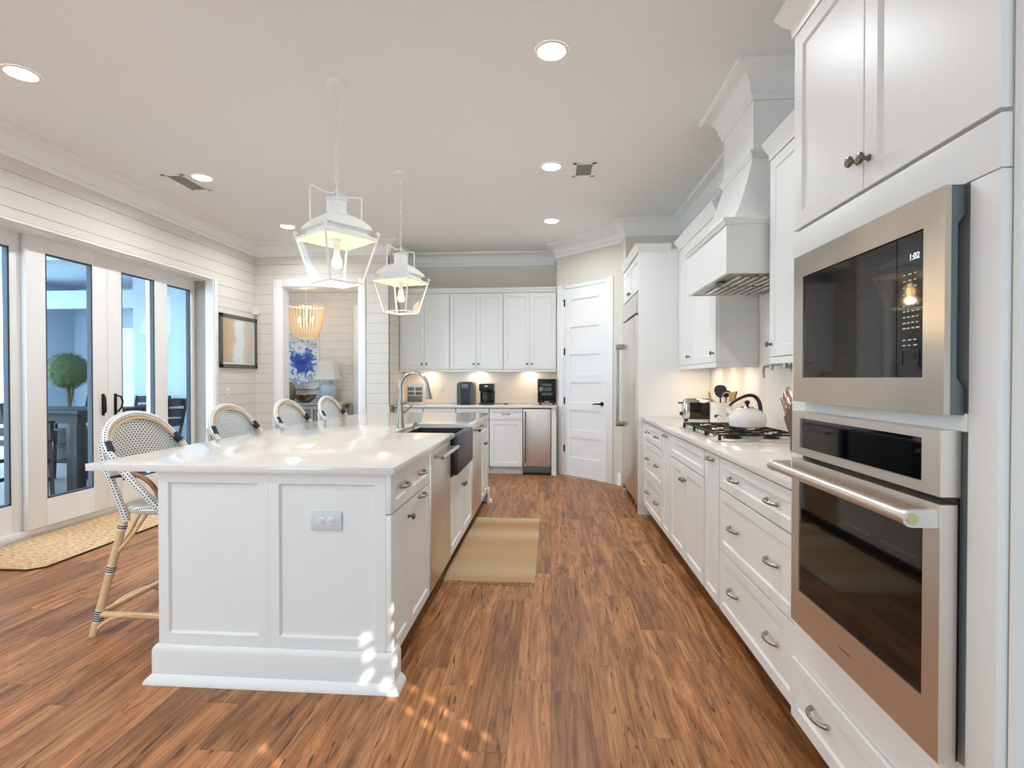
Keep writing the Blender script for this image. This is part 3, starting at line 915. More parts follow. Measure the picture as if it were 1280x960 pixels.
# microwave: local frame x along -Y from y=1.785
def facebox(m, x0, x1, z0, z1, y0, y1, bev=0.002):
    m.box((x0, y0, z0), (x1, y1, z1), bev)
t = thing('microwave', 'built-in stainless microwave with black glass front above the oven', 'microwave', (0.79, 1.785, 0), R90)
W = 0.662
m = MB()   # trim ring as a frame
for a in ((0, W, 1.594, 1.664), (0, W, 1.200, 1.276), (0, 0.062, 1.276, 1.594), (0.60, W, 1.276, 1.594)):
    facebox(m, a[0], a[1], a[2], a[3], 0, 0.012, 0)
m.build('trim_frame', 'steelw', t)
m = MB(); m.prism([(0.0125, 1.2005), (0.0395, 1.2005), (0.0395, 1.255), (0.024, 1.275), (0.024, 1.585), (0.0395, 1.607), (0.0395, 1.6635), (0.0125, 1.6635)], 'x', 0.0, W); m.build('casing_edge', 'sidesteel', t)
m = MB(); m.box((0.063, 0.005, 1.277), (0.505, 0.012, 1.593)); m.build('door_glass', 'blackglass', t)
m = MB(); m.box((0.508, 0.005, 1.277), (0.599, 0.012, 1.593)); cp = m.build('control_panel', 'blackglass', t)
m = MB()
random.seed(3)
for r, zr in enumerate((1.506, 1.492, 1.478, 1.462, 1.437, 1.424, 1.411, 1.398, 1.386, 1.360, 1.348)):
    n = 1 if r in (3,) else 3
    for k in range(n if r < 4 else (4 if r < 9 else 3)):
        x0 = 0.530 + k * (0.018 if r < 4 or r > 8 else 0.0145)
        m.box((x0, 0.0035, zr - 0.0014), (x0 + random.uniform(0.005, 0.010), 0.005, zr + 0.0014))
m.build('keypad_print', 'marks', cp)
m = MB()
for a in ((0.526, 0.582, 1.334, 1.3365), (0.526, 0.582, 1.302, 1.3045), (0.526, 0.5285, 1.302, 1.3365), (0.5795, 0.582, 1.302, 1.3365)):
    m.box((a[0], 0.0035, a[2]), (a[1], 0.005, a[3]))
m.build('open_button', 'black', cp)
fc = bpy.data.curves.new('clock_digits', 'FONT'); fc.body = '1:02'; fc.size = 0.020; fc.extrude = 0.0005; fc.align_x = 'CENTER'
fc.materials.append(mat('clock_light', '#dfeef5', 0.5, emit='#dff1ff', es=0.7))
tmp = bpy.data.objects.new('clock_font', fc); COL.objects.link(tmp)
me = bpy.data.meshes.new_from_object(tmp.evaluated_get(bpy.context.evaluated_depsgraph_get()))
bpy.data.objects.remove(tmp)
fo = bpy.data.objects.new('clock_digits', me); COL.objects.link(fo); fo.parent = cp
fo.location = (0.566, 0.0040, 1.536); fo.rotation_euler = (PI / 2, 0, 0)

# wall oven
t = thing('wall_oven', 'stainless wall oven with black glass door and bar handle', 'oven', (0.79, 1.792, 0), R90)
W = 0.662
m = MB()
for a in ((0, W, 1.148, 1.168), (0, W, 1.032, 1.055), (0, 0.055, 1.055, 1.148), (0.607, W, 1.055, 1.148)):
    facebox(m, a[0], a[1], a[2], a[3], 0, 0.0395, 0)
cf = m.build('control_frame', 'steel', t)
m = MB(); m.box((0.0555, 0.004, 1.0555), (0.6065, 0.02, 1.1475)); m.build('display_glass', 'blackglass', cf)
m = MB()
for a in ((0, W, 0.960, 1.016), (0, W, 0.484, 0.595), (0, 0.052, 0.595, 0.960), (0.612, W, 0.595, 0.960)):
    facebox(m, a[0], a[1], a[2], a[3], 0, 0.034, 0)
df = m.build('oven_door', 'steel', t)
m = MB(); m.box((0.0525, 0.003, 0.5955), (0.6115, 0.02, 0.9595)); m.build('door_glass', 'blackglass', df)
m = MB(); m.box((0.285, -0.0006, 0.535), (0.345, 0.0005, 0.5385)); m.build('maker_plate', 'pewter', df)
m = MB(); m.cyl((-0.03, -0.052, 0.985), (0.640, -0.052, 0.985), 0.0155, 22); hb = m.build('handle', 'steel', df)
m = MB(); m.cyl((0.6565, -0.050, 0.985), (0.659, -0.050, 0.985), 0.0115, 20); m.build('handle_end_cap', mat('pale_brass_cap', '#d8d2a4', 0.3, 0.8), hb)
for xx in (-0.02, 0.640):
    m = MB(); pts = [(-0.0005, 0.967), (-0.0005, 1.003)] + [(-0.050 - 0.018 * math.sin(PI * i / 8), 0.985 + 0.018 * math.cos(PI * i / 8)) for i in range(9)]
    m.prism(pts, 'x', xx, xx + 0.016); m.build('handle_bracket', 'softsteel', hb)
m = MB(); m.box((0.002, 0.0345, 0.49), (W - 0.002, 0.0395, 1.03)); m.build('inner_frame', 'black', t)

# ------------------------------------------------------------------ range hood
t = thing('range_hood', 'white tapered range hood with chimney rising to the ceiling', 'range hood', (0, 0, 0))
hy0, hy1, hx = 2.966, 3.79, 0.955
m = MB()
zb, zt = 1.85, 2.125
m.box((hx, hy0, zb), (hx + 0.022, hy1, zt)); m.box((hx + 0.0225, hy0, zb), (XR - 0.01, hy0 + 0.022, zt)); m.box((hx + 0.0225, hy1 - 0.022, zb), (XR - 0.01, hy1, zt))
m.build('apron', 'cab', t)
m = MB(); mp = [(0, 0), (-0.010, 0.0), (-0.014, 0.012), (-0.024, 0.022), (-0.024, 0.034), (0, 0.034)]
sweep(m, [(XR - 0.01, hy0), (hx, hy0), (hx, hy1), (XR - 0.01, hy1)], [(-o, zt - 0.01 + z) for o, z in mp])
m.build('apron_moulding', 'cab', t)
cx, cy0, cy1 = 1.16, 3.14, 3.66
m = MB(); rings = []
for i in range(9):
    s = i / 8
    e = s ** 0.62
    xx = hx + 0.012 + (cx - hx - 0.012) * e
    a0 = hy0 + 0.012 + (cy0 - hy0 - 0.012) * e; a1 = hy1 - 0.012 + (cy1 - hy1 + 0.012) * e
    zc = zt + (2.56 - zt) * s
    rings.append([(XR - 0.01, a0, zc), (xx, a0, zc), (xx, a1, zc), (XR - 0.01, a1, zc)])
m.loft(rings); m.build('tapered_body', 'cab', t)
m = MB(); m.box((cx, cy0, 2.56), (XR - 0.01, cy1, CEIL - 0.001)); m.build('chimney', 'trim', t)
m = MB(); sweep(m, [(XR - 0.01, cy0), (cx, cy0), (cx, cy1), (XR - 0.01, cy1)], [(-o, 2.545 + z) for o, z in [(0, 0), (-0.010, 0.0), (-0.014, 0.014), (-0.026, 0.026), (-0.026, 0.038), (0, 0.038)]]); m.build('neck_moulding', 'cab', t)
m = MB(); m.box((hx + 0.03, hy0 + 0.03, zb + 0.004), (XR - 0.012, hy1 - 0.03, zb + 0.012)); ln = m.build('liner', 'baffle', t)
m = MB()
for k in range(2):
    y0 = hy0 + 0.10 + k * 0.33
    for j in range(7):
        m.box((hx + 0.09 + j * 0.05, y0, zb - 0.006), (hx + 0.115 + j * 0.05, y0 + 0.29, zb + 0.003))
m.build('baffle_filter', 'steel', ln)
m = MB(); m.box((hx + 0.055, 3.24, zb - 0.003), (hx + 0.085, 3.34, zb + 0.003), 0.002); m.build('hood_switch', 'black', ln)

# pot filler
t = thing('pot_filler', 'folded nickel pot filler on the tile behind the kettle', 'faucet', (XR - 0.009, 3.30, 1.345))
m = MB(); m.lathe([(0.03, 0), (0.03, 0.008), (0.012, 0.014), (0.012, 0.05)], Matrix.Rotation(-PI / 2, 4, 'Y')); m.build('wall_flange', 'nickel', t)
m = MB(); m.cyl((-0.05, 0, -0.01), (-0.05, 0, 0.025), 0.013, 14); m.cyl((-0.05, 0, 0.014), (-0.06, 0.17, 0.014), 0.009); m.cyl((-0.06, 0.17, -0.02), (-0.06, 0.17, 0.03), 0.012, 14); m.tube([(-0.06, 0.17, 0.005), (-0.07, 0.24, 0.005), (-0.072, 0.255, 0.0), (-0.072, 0.262, -0.015), (-0.072, 0.262, -0.07)], 0.008); m.build('jointed_arm', 'nickel', t)

# ------------------------------------------------------------------ back run
def back_base(label, x0, x1):
    w = x1 - x0
    return cabinet('base_cabinet', label, (x0, 6.90, 0), 0, w, 0.57, 0, 0.883,
                   [('drawer', 0.003, 0.725, w - 0.006, 0.148, ('p', w / 2, 0.80)), ('door', 0.003, 0.108, w - 0.006, 0.613)], 0.105, toem='cab')
back_base('white base cabinet with drawer left of the beverage refrigerator', -0.815, -0.375)
back_base('white base cabinet under the drip coffee maker', -1.26, -0.82)
back_base('white base cabinet under the pod coffee maker', -1.70, -1.265)
back_base('white base cabinet in the back left corner behind the faucet', -2.10, -1.705)
m = MB(); m.box((0.002, 6.88, 0.0), (0.066, 6.98, 0.883)); tag(m.build('filler_panel', 'cab'), 'narrow white filler right of the beverage refrigerator', 'panel')
m = MB(); m.box((-2.10, 6.855, 0.884), (0.068, YB - 0.009, 0.914), 0.003)
tag(m.build('countertop', 'quartz'), 'white quartz countertop under the coffee makers on the back wall', 'countertop')
t = thing('beverage_refrigerator', 'stainless undercounter refrigerator left of the pantry door', 'refrigerator', (-0.37, 6.875, 0))
m = MB(); m.box((0, 0.045, 0.0), (0.365, 0.6, 0.868)); m.build('body', 'black', t)
m = MB(); m.box((0.003, 0, 0.115), (0.362, 0.042, 0.868), 0.004); m.build('door', 'softsteel', t)
m = MB(); m.cyl((0.03, -0.035, 0.17), (0.03, -0.035, 0.84), 0.009)
for zc in (0.22, 0.79): m.cyl((0.03, -0.035, zc), (0.03, 0, zc), 0.007)
m.build('handle', 'pewter', t)
m = MB(); m.box((0.003, 0.02, 0.03), (0.362, 0.044, 0.11), 0.003)
for k in range(4): m.box((0.04, 0.016, 0.04 + k * 0.016), (0.325, 0.021, 0.049 + k * 0.016))
m.build('vent_grille', 'sidesteel', t)

def upper_back(label, x0, x1):
    w = x1 - x0
    t = cabinet('upper_cabinet', label, (x0, 7.17, 0), 0, w, YB - 7.171, 1.392, 2.44,
                [('door', 0.001, 1.395, w / 2 - 0.001, 1.04, ('k', w / 2 - 0.032, 1.468)), ('door', w / 2, 1.395, w / 2 - 0.001, 1.04, ('k', w / 2 + 0.032, 1.468))])
    m = MB(); m.box((0, -0.018, 1.360), (w, -0.002, 1.392)); m.build('light_rail', 'cab', t)
    m = MB(); m.prism([(-0.02, 2.44), (-0.026, 2.44), (-0.03, 2.47), (-0.05, 2.49), (-0.05, 2.505), (0.1, 2.505), (0.1, 2.44)], 'x', 0, w); m.build('cornice', 'cab', t)
    return t
upper_back('white double-door wall cabinet partly behind the rear pendant', -2.098, -1.398)
upper_back('white double-door wall cabinet above the coffee makers', -1.395, -0.657)
upper_back('white double-door wall cabinet next to the pantry door', -0.654, 0.064)

# ------------------------------------------------------------------ island
IX0, IX1, IY0, IY1 = -1.652, -0.672, 2.09, 5.37
t = thing('kitchen_island', 'white panelled kitchen island body under the long quartz top', 'kitchen island', (0, 0, 0))
m = MB(); m.box((IX0 + 0.02, IY0 + 0.022, 0.0), (-1.275, IY1 - 0.02, 0.883)); m.build('seating_side_panel', 'cab', t)
m = MB()
def end_panel(m):
    xm = -1.169
    m.shaker(IX0, 0.02, xm - IX0, 0.863, 0.022, 0.022, 0.044, 0.011, 0.006)
    m.shaker(xm, 0.02, IX1 - xm, 0.863, 0.022, 0.022, 0.048, 0.011, 0.006)
def end_shaker(m):
    # bottom rail taller: panel opening starts above the base moulding
    xm = -1.169
    for x0, x1 in ((IX0, xm), (xm, IX1)):
        m.shaker(x0, 0.156, x1 - x0, 0.727, 0.022, 0.022, 0.045, 0.012, 0.007)
    m.box((IX0, 0.0, 0.02), (IX1, 0.022, 0.1555))
end_shaker(m); m.build('end_panel', 'cab', t, loc=(0, IY0, 0))
m = MB(); end_shaker(m); o = m.build('end_panel', 'cab', t, loc=(IX0 + IX1, IY1, 0), rotz=PI)
m = MB()
prof = [(0, 0), (0.042, 0), (0.042, 0.006), (0.036, 0.018), (0.022, 0.032), (0.018, 0.036), (0.018, 0.132), (0.014, 0.146), (0.006, 0.155), (0, 0.155)]
sweep(m, [(IX0, IY1 - 0.1), (IX0, IY0), (IX1 + 0.022, IY0), (IX1 + 0.022, IY0 + 0.075)], [(-o, z) for o, z in prof])
m.build('base_moulding', 'cab', t)
m = MB(); sweep(m, [(IX1 + 0.022, IY1 - 0.07), (IX1 + 0.022, IY1), (IX0, IY1), (IX0, IY1 - 0.1)], [(-o, z) for o, z in prof]); m.build('base_moulding', 'cab', t)
m = MB(); m.box((IX1 + 0.0005, IY0, 0.156), (IX1 + 0.022, IY0 + 0.022, 0.715), 0.001); m.box((IX1 + 0.0005, IY0, 0.72), (IX1 + 0.022, IY0 + 0.022, 0.883), 0.001); m.build('corner_post', 'cab', t)
m = MB(); m.box((IX1 + 0.0005, IY1 - 0.05, 0.156), (IX1 + 0.022, IY1, 0.883), 0.001); m.build('corner_post', 'cab', t)

def island_cab(name, label, y0, y1, fronts, z1=0.883):
    return cabinet(name, label, (IX1, y0, 0), PI / 2, y1 - y0, 0.60, 0, z1, fronts, 0.105)
y0 = IY0 + 0.023
s = 2.385 - y0
we = 2.785 - y0
island_cab('island_cabinet', 'white island cabinet with two small drawers at the near end', y0, 2.785,
           [('drawer', 0.003, 0.715, s - 0.003, 0.160, ('p', s * 0.60, 0.803)), ('drawer', s, 0.715, we - s - 0.003, 0.160, ('p', s + (we - s) * 0.5, 0.803)),
            ('door', 0.003, 0.108, s - 0.003, 0.603, ('k', s - 0.03, 0.644)), ('pullout', s, 0.108, we - s - 0.003, 0.603, ('p', s + (we - s) * 0.5, 0.690))])
ws_ = 4.285 - 3.352
island_cab('sink_base_cabinet', 'white two-door island cabinet below the apron sink', 3.352, 4.285,
           [('door', 0.003, 0.108, ws_ / 2 - 0.003, 0.515, ('k', ws_ / 2 - 0.03, 0.50)), ('door', ws_ / 2, 0.108, ws_ / 2 - 0.003, 0.515, ('k', ws_ / 2 + 0.03, 0.50))], 0.625)
wz = (IY1 - 0.052) - 4.835
island_cab('island_cabinet', 'white island cabinet with drawer and doors at the far end', 4.835, IY1 - 0.052,
           [('drawer', 0.003, 0.715, wz - 0.006, 0.160, ('p', wz / 2, 0.80)), ('door', 0.003, 0.108, wz / 2 - 0.003, 0.603, ('k', wz / 2 - 0.03, 0.64)), ('door', wz / 2, 0.108, wz / 2 - 0.003, 0.603, ('k', wz / 2 + 0.03, 0.64))])

def dishwasher(label, y0, y1):
    w = y1 - y0
    t = thing('dishwasher', label, 'dishwasher', (-0.648, y0, 0), PI / 2, 'stainless appliances in the island')
    m = MB(); m.box((0.006, 0.032, 0.105), (w - 0.006, 0.6, 0.875)); m.build('body', 'black', t)
    m = MB(); m.box((0.004, 0, 0.112), (w - 0.004, 0.030, 0.876), 0.003); d = m.build('door', 'steel', t)
    m = MB(); m.cyl((0.045, -0.055, 0.838), (w - 0.045, -0.055, 0.838), 0.0125, 18)
    for xx in (0.075, w - 0.075): m.cyl((xx, -0.055, 0.838), (xx, 0.0, 0.838), 0.009)
    m.build('handle', 'chrome', d)
    m = MB(); m.box((0.004, 0.08, 0.0), (w - 0.004, 0.5, 0.104)); m.build('kick_plate', 'black', t)
dishwasher('stainless dishwasher between the small drawers and the apron sink', 2.787, 3.35)
dishwasher('stainless dishwasher on the far side of the apron sink', 4.288, 4.832)

# apron sink
SY0, SY1 = 3.405, 4.08
t = thing('apron_sink', 'dark slate apron-front farmhouse sink set into the island', 'sink', (0, 0, 0))
m = MB()
m.box((-0.667, SY0, 0.635), (-0.612, SY1, 0.893), 0.010); m.build('apron_front', 'slate', t)
m = MB()
m.box((-1.07, SY0, 0.64), (-1.045, SY1, 0.883)); m.box((-1.045, SY0, 0.64), (-0.668, SY0 + 0.025, 0.883)); m.box((-1.045, SY1 - 0.025, 0.64), (-0.668, SY1, 0.883)); m.box((-1.045, SY0 + 0.025, 0.64), (-0.668, SY1 - 0.025, 0.66))
m.build('basin', 'slate', t)
# countertop with sink cut-out
CX0, CX1, CY0, CY1 = -1.957, -0.632, 2.067, 5.41
m = MB()
zt0, zt1 = 0.884, 0.914
poly = [(CX0, CY0), (CX1, CY0), (CX1, SY0 - 0.001), (-0.668, SY0 - 0.001), (-0.668, SY0 + 0.002), (-1.04, SY0 + 0.002), (-1.04, SY1 - 0.002), (-0.668, SY1 - 0.002), (-0.668, SY1 + 0.001), (CX1, SY1 + 0.001), (CX1, CY1), (CX0, CY1)]
m.prism(poly, 'z', zt0, zt1)
bmesh.ops.bevel(m.bm, geom=[e for e in m.bm.edges], offset=0.003, segments=2, profile=0.5, affect='EDGES')
tag(m.build('countertop', 'quartz'), 'long white quartz island top with sink cut-out', 'countertop')

# faucet
t = thing('faucet', 'tall nickel gooseneck pull-down faucet behind the apron sink', 'faucet', (-1.09, 3.74, 0.9145))
m = MB(); m.lathe([(0.030, 0), (0.030, 0.006), (0.026, 0.03), (0.021, 0.14), (0.016, 0.18), (0.0135, 0.20)], None, 20); bd = m.build('body', 'nickel', t)
m = MB()
pts = [(0, 0, 0.19), (0, 0, 0.30)]
for i in range(13):
    a = PI - i / 12 * (PI * 0.93)
    pts.append((0.098 + 0.098 * math.cos(a), 0, 0.30 + 0.10 * math.sin(a)))
m.tube(pts, 0.0125, 14); m.build('gooseneck', 'nickel', t)
e = Vector(pts[-1]); m = MB(); m.tube([e + Vector((0, 0, 0.004)), e + Vector((0.004, 0, -0.03)), e + Vector((0.013, 0, -0.085)), e + Vector((0.016, 0, -0.115))], [0.0135, 0.015, 0.022, 0.025], 16); m.build('spray_head', 'nickel', t)
m = MB(); m.cyl((0.014, 0.0, 0.105), (0.03, -0.004, 0.112), 0.011); m.tube([(0.03, -0.004, 0.112), (0.09, -0.02, 0.165)], [0.008, 0.006], 10); m.build('lever', 'nickel', t)
t = thing('sink_air_button', 'small nickel button beside the faucet base', 'button', (-1.03, 3.92, 0.9145))
m = MB(); m.lathe([(0.024, 0), (0.024, 0.006), (0.018, 0.010), (0.018, 0.022), (0.004, 0.025)], None, 18); m.build('button_cap', 'nickel', t)

# outlet on island end
def outlet(label, loc, rot, wide=0.118, high=0.072, duplex=True, matn='outlet_face', group=None):
    t = thing('power_outlet', label, 'outlet', loc, 0, group)
    t.rotation_euler = (0, 0, rot)
    m = MB(); m.box((-wide / 2, -0.007, -high / 2), (wide / 2, -0.0005, high / 2), 0.003); m.build('cover_plate', matn, t)
    m = MB(); hz = wide > high
    for s in (-1, 1):
        c = (s * 0.020, 0) if hz else (0, s * 0.020)
        m.lathe([(0.0155, 0), (0.0155, 0.003), (0.0145, 0.0035)], Matrix.Translation((c[0], -0.0065, c[1])) @ Matrix.Rotation(PI / 2, 4, 'X'), 18)
    sk = m.build('socket', 'white_plastic', t)
    m = MB()
    for s in (-1, 1):
        c = (s * 0.020, 0) if hz else (0, s * 0.020)
        m.box((c[0] - 0.006, -0.0105, c[1] + 0.004), (c[0] + 0.002, -0.0098, c[1] + 0.006)); m.box((c[0] - 0.006, -0.0105, c[1] - 0.006), (c[0] + 0.002, -0.0098, c[1] - 0.004)); m.box((c[0] + 0.006, -0.0105, c[1] - 0.002), (c[0] + 0.010, -0.0098, c[1] + 0.002))
    m.build('slot', 'dark_slot', sk)
    return t
outlet('grey horizontal duplex outlet on the island end panel', (-0.925, IY0 + 0.010, 0.687), 0, 0.132, 0.076)
outlet('white outlet on the shiplap below the framed print', (XL + 0.0005, 6.09, 1.10), -PI / 2 + PI, 0.07, 0.115, matn='white_plastic')
outlet('white outlet on the back tile left of the pod coffee maker', (-1.58, YB - 0.0085, 1.13), 0, 0.075, 0.115, matn='white_plastic')
outlet('white outlet plate on the return wall beside the tile sign', (-2.1015, 7.10, 1.16), PI / 2, 0.075, 0.115, matn='white_plastic')

# ------------------------------------------------------------------ bar stools
def catmull(P, n=8):
    P = [Vector(p) for p in P]
    out = []
    for i in range(len(P) - 1):
        p0 = P[max(i - 1, 0)]; p1 = P[i]; p2 = P[i + 1]; p3 = P[min(i + 2, len(P) - 1)]
        for k in range(n):
            t = k / n
            out.append(0.5 * ((2 * p1) + (p2 - p0) * t + (2 * p0 - 5 * p1 + 4 * p2 - p3) * t * t + (3 * p1 - p0 - 3 * p2 + p3) * t ** 3))
    out.append(P[-1])
    return out

def make_stool():
    t = thing('bistro_bar_stool', 'rattan counter stool', 'bar stool', (0, 0, 0), 0, 'woven rattan counter stools along the island')
    ST = 0.635
    # seat: rounded woven pad
    m = MB()
    def outline(k, n, inset=0.0, z=0.0):
        a = 2 * PI * k / n
        cx, sy = math.cos(a), math.sin(a)
        p = 3.2
        r = 1 / ((abs(cx) ** p + abs(sy) ** p) ** (1 / p))
        return (cx * r * (0.215 - inset), sy * r * (0.222 - inset), z)
    n = 40
    rings = [[outline(k, n, i, z) for k in range(n)] for i, z in ((0.012, ST - 0.035), (0.0, ST - 0.028), (-0.004, ST - 0.012), (0.004, ST), (0.03, ST - 0.001), (0.10, ST - 0.012), (0.19, ST - 0.018))]
    bm = m.bm; start = len(bm.faces)
    m.loft(rings)
    for f in bm.faces:
        for lp in f.loops:
            c = lp.vert.co
            lp[m.uv].uv = (c.x + (0.5 if abs(f.normal.z) < .5 else 0), c.y if c.z > ST - 0.013 else c.z)
    m.build('seat', 'weave', t)
    legs = {}
    for s in (-1, 1):
        for fb, (x0, x1) in (('b', (-0.175, -0.315)), ('f', (0.165, 0.215))):
            top = Vector((x0, s * 0.185, ST - 0.02)); foot = Vector((x1, s * 0.235, 0.0))
            legs[(fb, s)] = (top, foot)
            m = MB(); m.tube([top, top.lerp(foot, .5), foot], [0.0185, 0.019, 0.019], 14); lg = m.build('leg', 'bamboo', t)
            m = MB()
            for q, rows in ((0.12, 2), (0.45, 3), (0.80, 5)):
                for r in range(rows):
                    c = top.lerp(foot, q + r * 0.017); c2 = top.lerp(foot, q + r * 0.017 + 0.009)
                    m.cyl(c, c2, 0.0215, 14)
            m.build('navy_wrap', 'navy', lg)
            m = MB()
            for q, rows in ((0.12, 2), (0.45, 3), (0.80, 5)):
                m.cyl(top.lerp(foot, q - 0.004), top.lerp(foot, q + rows * 0.017 + 0.004), 0.0205, 14)
            m.build('white_wrap', 'whitebind', lg)
    # foot ring and arched braces
    def at(key, q): a, bq = legs[key]; return a.lerp(bq, q)
    m = MB()
    for a, bq in ((('b', -1), ('f', -1)), (('b', 1), ('f', 1)), (('b', -1), ('b', 1)), (('f', -1), ('f', 1))):
        m.cyl(at(a, 0.83), at(bq, 0.83), 0.0145, 12)
    m.build('footrest', 'bamboo', t)
    m = MB()
    for a, bq in ((('b', -1), ('f', -1)), (('b', 1), ('f', 1)), (('b', -1), ('b', 1)), (('f', -1), ('f', 1))):
        p, q = at(a, 0.97), at(bq, 0.97)
        pts = []
        for i in range(13):
            s = i / 12
            v = p.lerp(q, s); v.z = p.z + (0.095) * (1 - abs(2 * s - 1) ** 3.0)
            pts.append(v)
        m.tube(pts, 0.009, 10)
        # curved braces below the seat
        for (u, v) in ((a, bq), (bq, a)):
            p = at(u, 0.36); q = at(v, 0.0); q = p.lerp(Vector((q.x, q.y, ST - 0.03)), 0.42); q.z = ST - 0.035
            mid = p.lerp(q, .5) + Vector((0, 0, -0.012))
            m.tube(catmull([p, mid, q], 5), 0.009, 10)
    m.build('arched_brace', 'bamboo', t)
    # back hoop
    half = [(0.075, -0.238, 0.60), (-0.045, -0.246, 0.725), (-0.17, -0.252, 0.86), (-0.245, -0.235, 0.955), (-0.285, -0.155, 1.045), (-0.30, 0.0, 1.083)]
    full = half + [(x, -y, z) for x, y, z in reversed(half[:-1])]
    hoop = catmull(full, 8)
    m = MB(); m.tube(hoop, 0.0175, 14); m.build('back_hoop', 'bandweave', t)
    inn = [Vector((p.x + 0.004, p.y * 0.955, p.z - 0.010 - 0.006 * max(0, (p.z - .9) / .18))) for p in hoop]
    m = MB(); m.tube([p + Vector((0.014, 0, -0.006)) for p in inn], 0.0085, 10); m.build('hoop_liner', 'bamboo', t)
    for s in (-1, 1):
        m = MB(); m.tube(catmull([(-0.17, s * 0.19, 0.56), (-0.20, s * 0.218, 0.70), (-0.245, s * 0.238, 0.86), (-0.262, s * 0.235, 0.95)], 6), 0.0165, 14); m.build('back_post', 'bandweave', t)
    # woven back panel
    ks = [i for i, p in enumerate(hoop) if p.z > 0.80]
    seg = [hoop[i] for i in ks]
    A, B = seg[0], seg[-1]
    def arch(u):
        f = u * (len(seg) - 1); i = min(int(f), len(seg) - 2)
        return seg[i].lerp(seg[i + 1], f - i)
    def P(u, v):
        a = arch(u)
        s = math.sin(PI * u)
        bpt = Vector((A.x + (-0.262 - A.x) * s ** 0.7, A.y + (B.y - A.y) * u, A.z - 0.01 - 0.03 * s))
        bpt.y = a.y * (0.985)
        p = bpt.lerp(a, v)
        p.x -= 0.012 * math.sin(PI * v) * s
        return p
    m = MB(); m.grid(P, 36, 14, 0.62, 0.30)
    bmesh.ops.solidify(m.bm, geom=m.bm.faces[:], thickness=0.005)
    m.build('back_panel', 'weave', t)
    m = MB(); m.tube([P(i / 24, 0.0) for i in range(25)], 0.006, 8); m.build('panel_hem', 'navy', t)
    for s in (-1, 1):
        pts = catmull([(-0.205, s * 0.215, 0.795), (-0.10, s * 0.225, 0.80), (-0.01, s * 0.228, 0.755), (0.05, s * 0.225, 0.65), (0.055, s * 0.222, 0.60)], 6)
        m = MB(); m.tube(pts, 0.0115, 10); ar = m.build('arm_curve', 'rattan_dark', t)
        m = MB(); m.tube([p for p in pts[:5]], 0.0145, 10); m.build('navy_wrap', 'navy', ar)
        m = MB()
        c = [p for p in hoop if (p.y * s > 0 and 0.90 < p.z < 0.955)]
        m.tube([c[0] + Vector((0.006, -s * 0.004, 0)), c[-1] + Vector((0.006, -s * 0.004, 0))], 0.0205, 12); m.build('hoop_wrap', 'navy', t)
    return t
stool = make_stool()
SX = -1.945
stool.location = (SX, 2.66, 0)
stool['label'] = 'nearest woven rattan bar stool, its bamboo legs visible beside the island'
for yy, lb in ((3.47, 'second woven bar stool from the camera, below the framed print'), (4.28, 'third woven bar stool from the camera, in front of the hall opening'), (5.09, 'farthest woven bar stool, at the far end of the island')):
    dup(stool, (SX, yy, 0), 0, lb)

# ------------------------------------------------------------------ rugs
m = MB(); m.prism([(-4.10, 3.21), (-3.45, 3.21), (-3.385, 3.27), (-3.385, 5.55), (-3.45, 5.62), (-4.10, 5.62)], 'z', 0.0005, 0.012)
t = m.build('jute_rug', 'jute'); tag(t, 'braided jute rug with clipped corner in front of the glass doors', 'rug')
m = MB(); m.tube([(-4.10, 3.205, 0.007), (-3.45, 3.205, 0.007), (-3.38, 3.27, 0.007), (-3.38, 5.55, 0.007), (-3.45, 5.625, 0.007), (-4.10, 5.625, 0.007)], 0.006, 8); m.build('dark_border', mat('dark_rug_binding', '#4a3526', 0.9), t)
random.seed(5)
m = MB()
def runf(u, v):
    return (-0.685 + 0.585 * u, 3.235 + 1.50 * v + 0.004 * math.sin(u * 9), 0.008 + 0.0025 * math.sin(v * 150) * 0.5 + 0.001 * math.sin(u * 70))
m.grid(runf, 40, 150); bmesh.ops.solidify(m.bm, geom=m.bm.faces[:], thickness=0.006)
t = m.build('runner_rug', 'runner'); tag(t, 'short striped straw runner rug beside the island sink', 'rug')
m = MB()
for k in range(46):
    for y, s in ((3.236, -1), (4.735, 1)):
        x = -0.68 + 0.575 * k / 45 + random.uniform(-0.004, 0.004)
        m.tube([(x, y, 0.008), (x + random.uniform(-.008, .008), y + s * 0.018, 0.006), (x + random.uniform(-.014, .014), y + s * random.uniform(0.022, 0.036), 0.004)], 0.0028, 5)
o = m.build('fringe', 'fringe', t); o['kind'] = 'stuff'

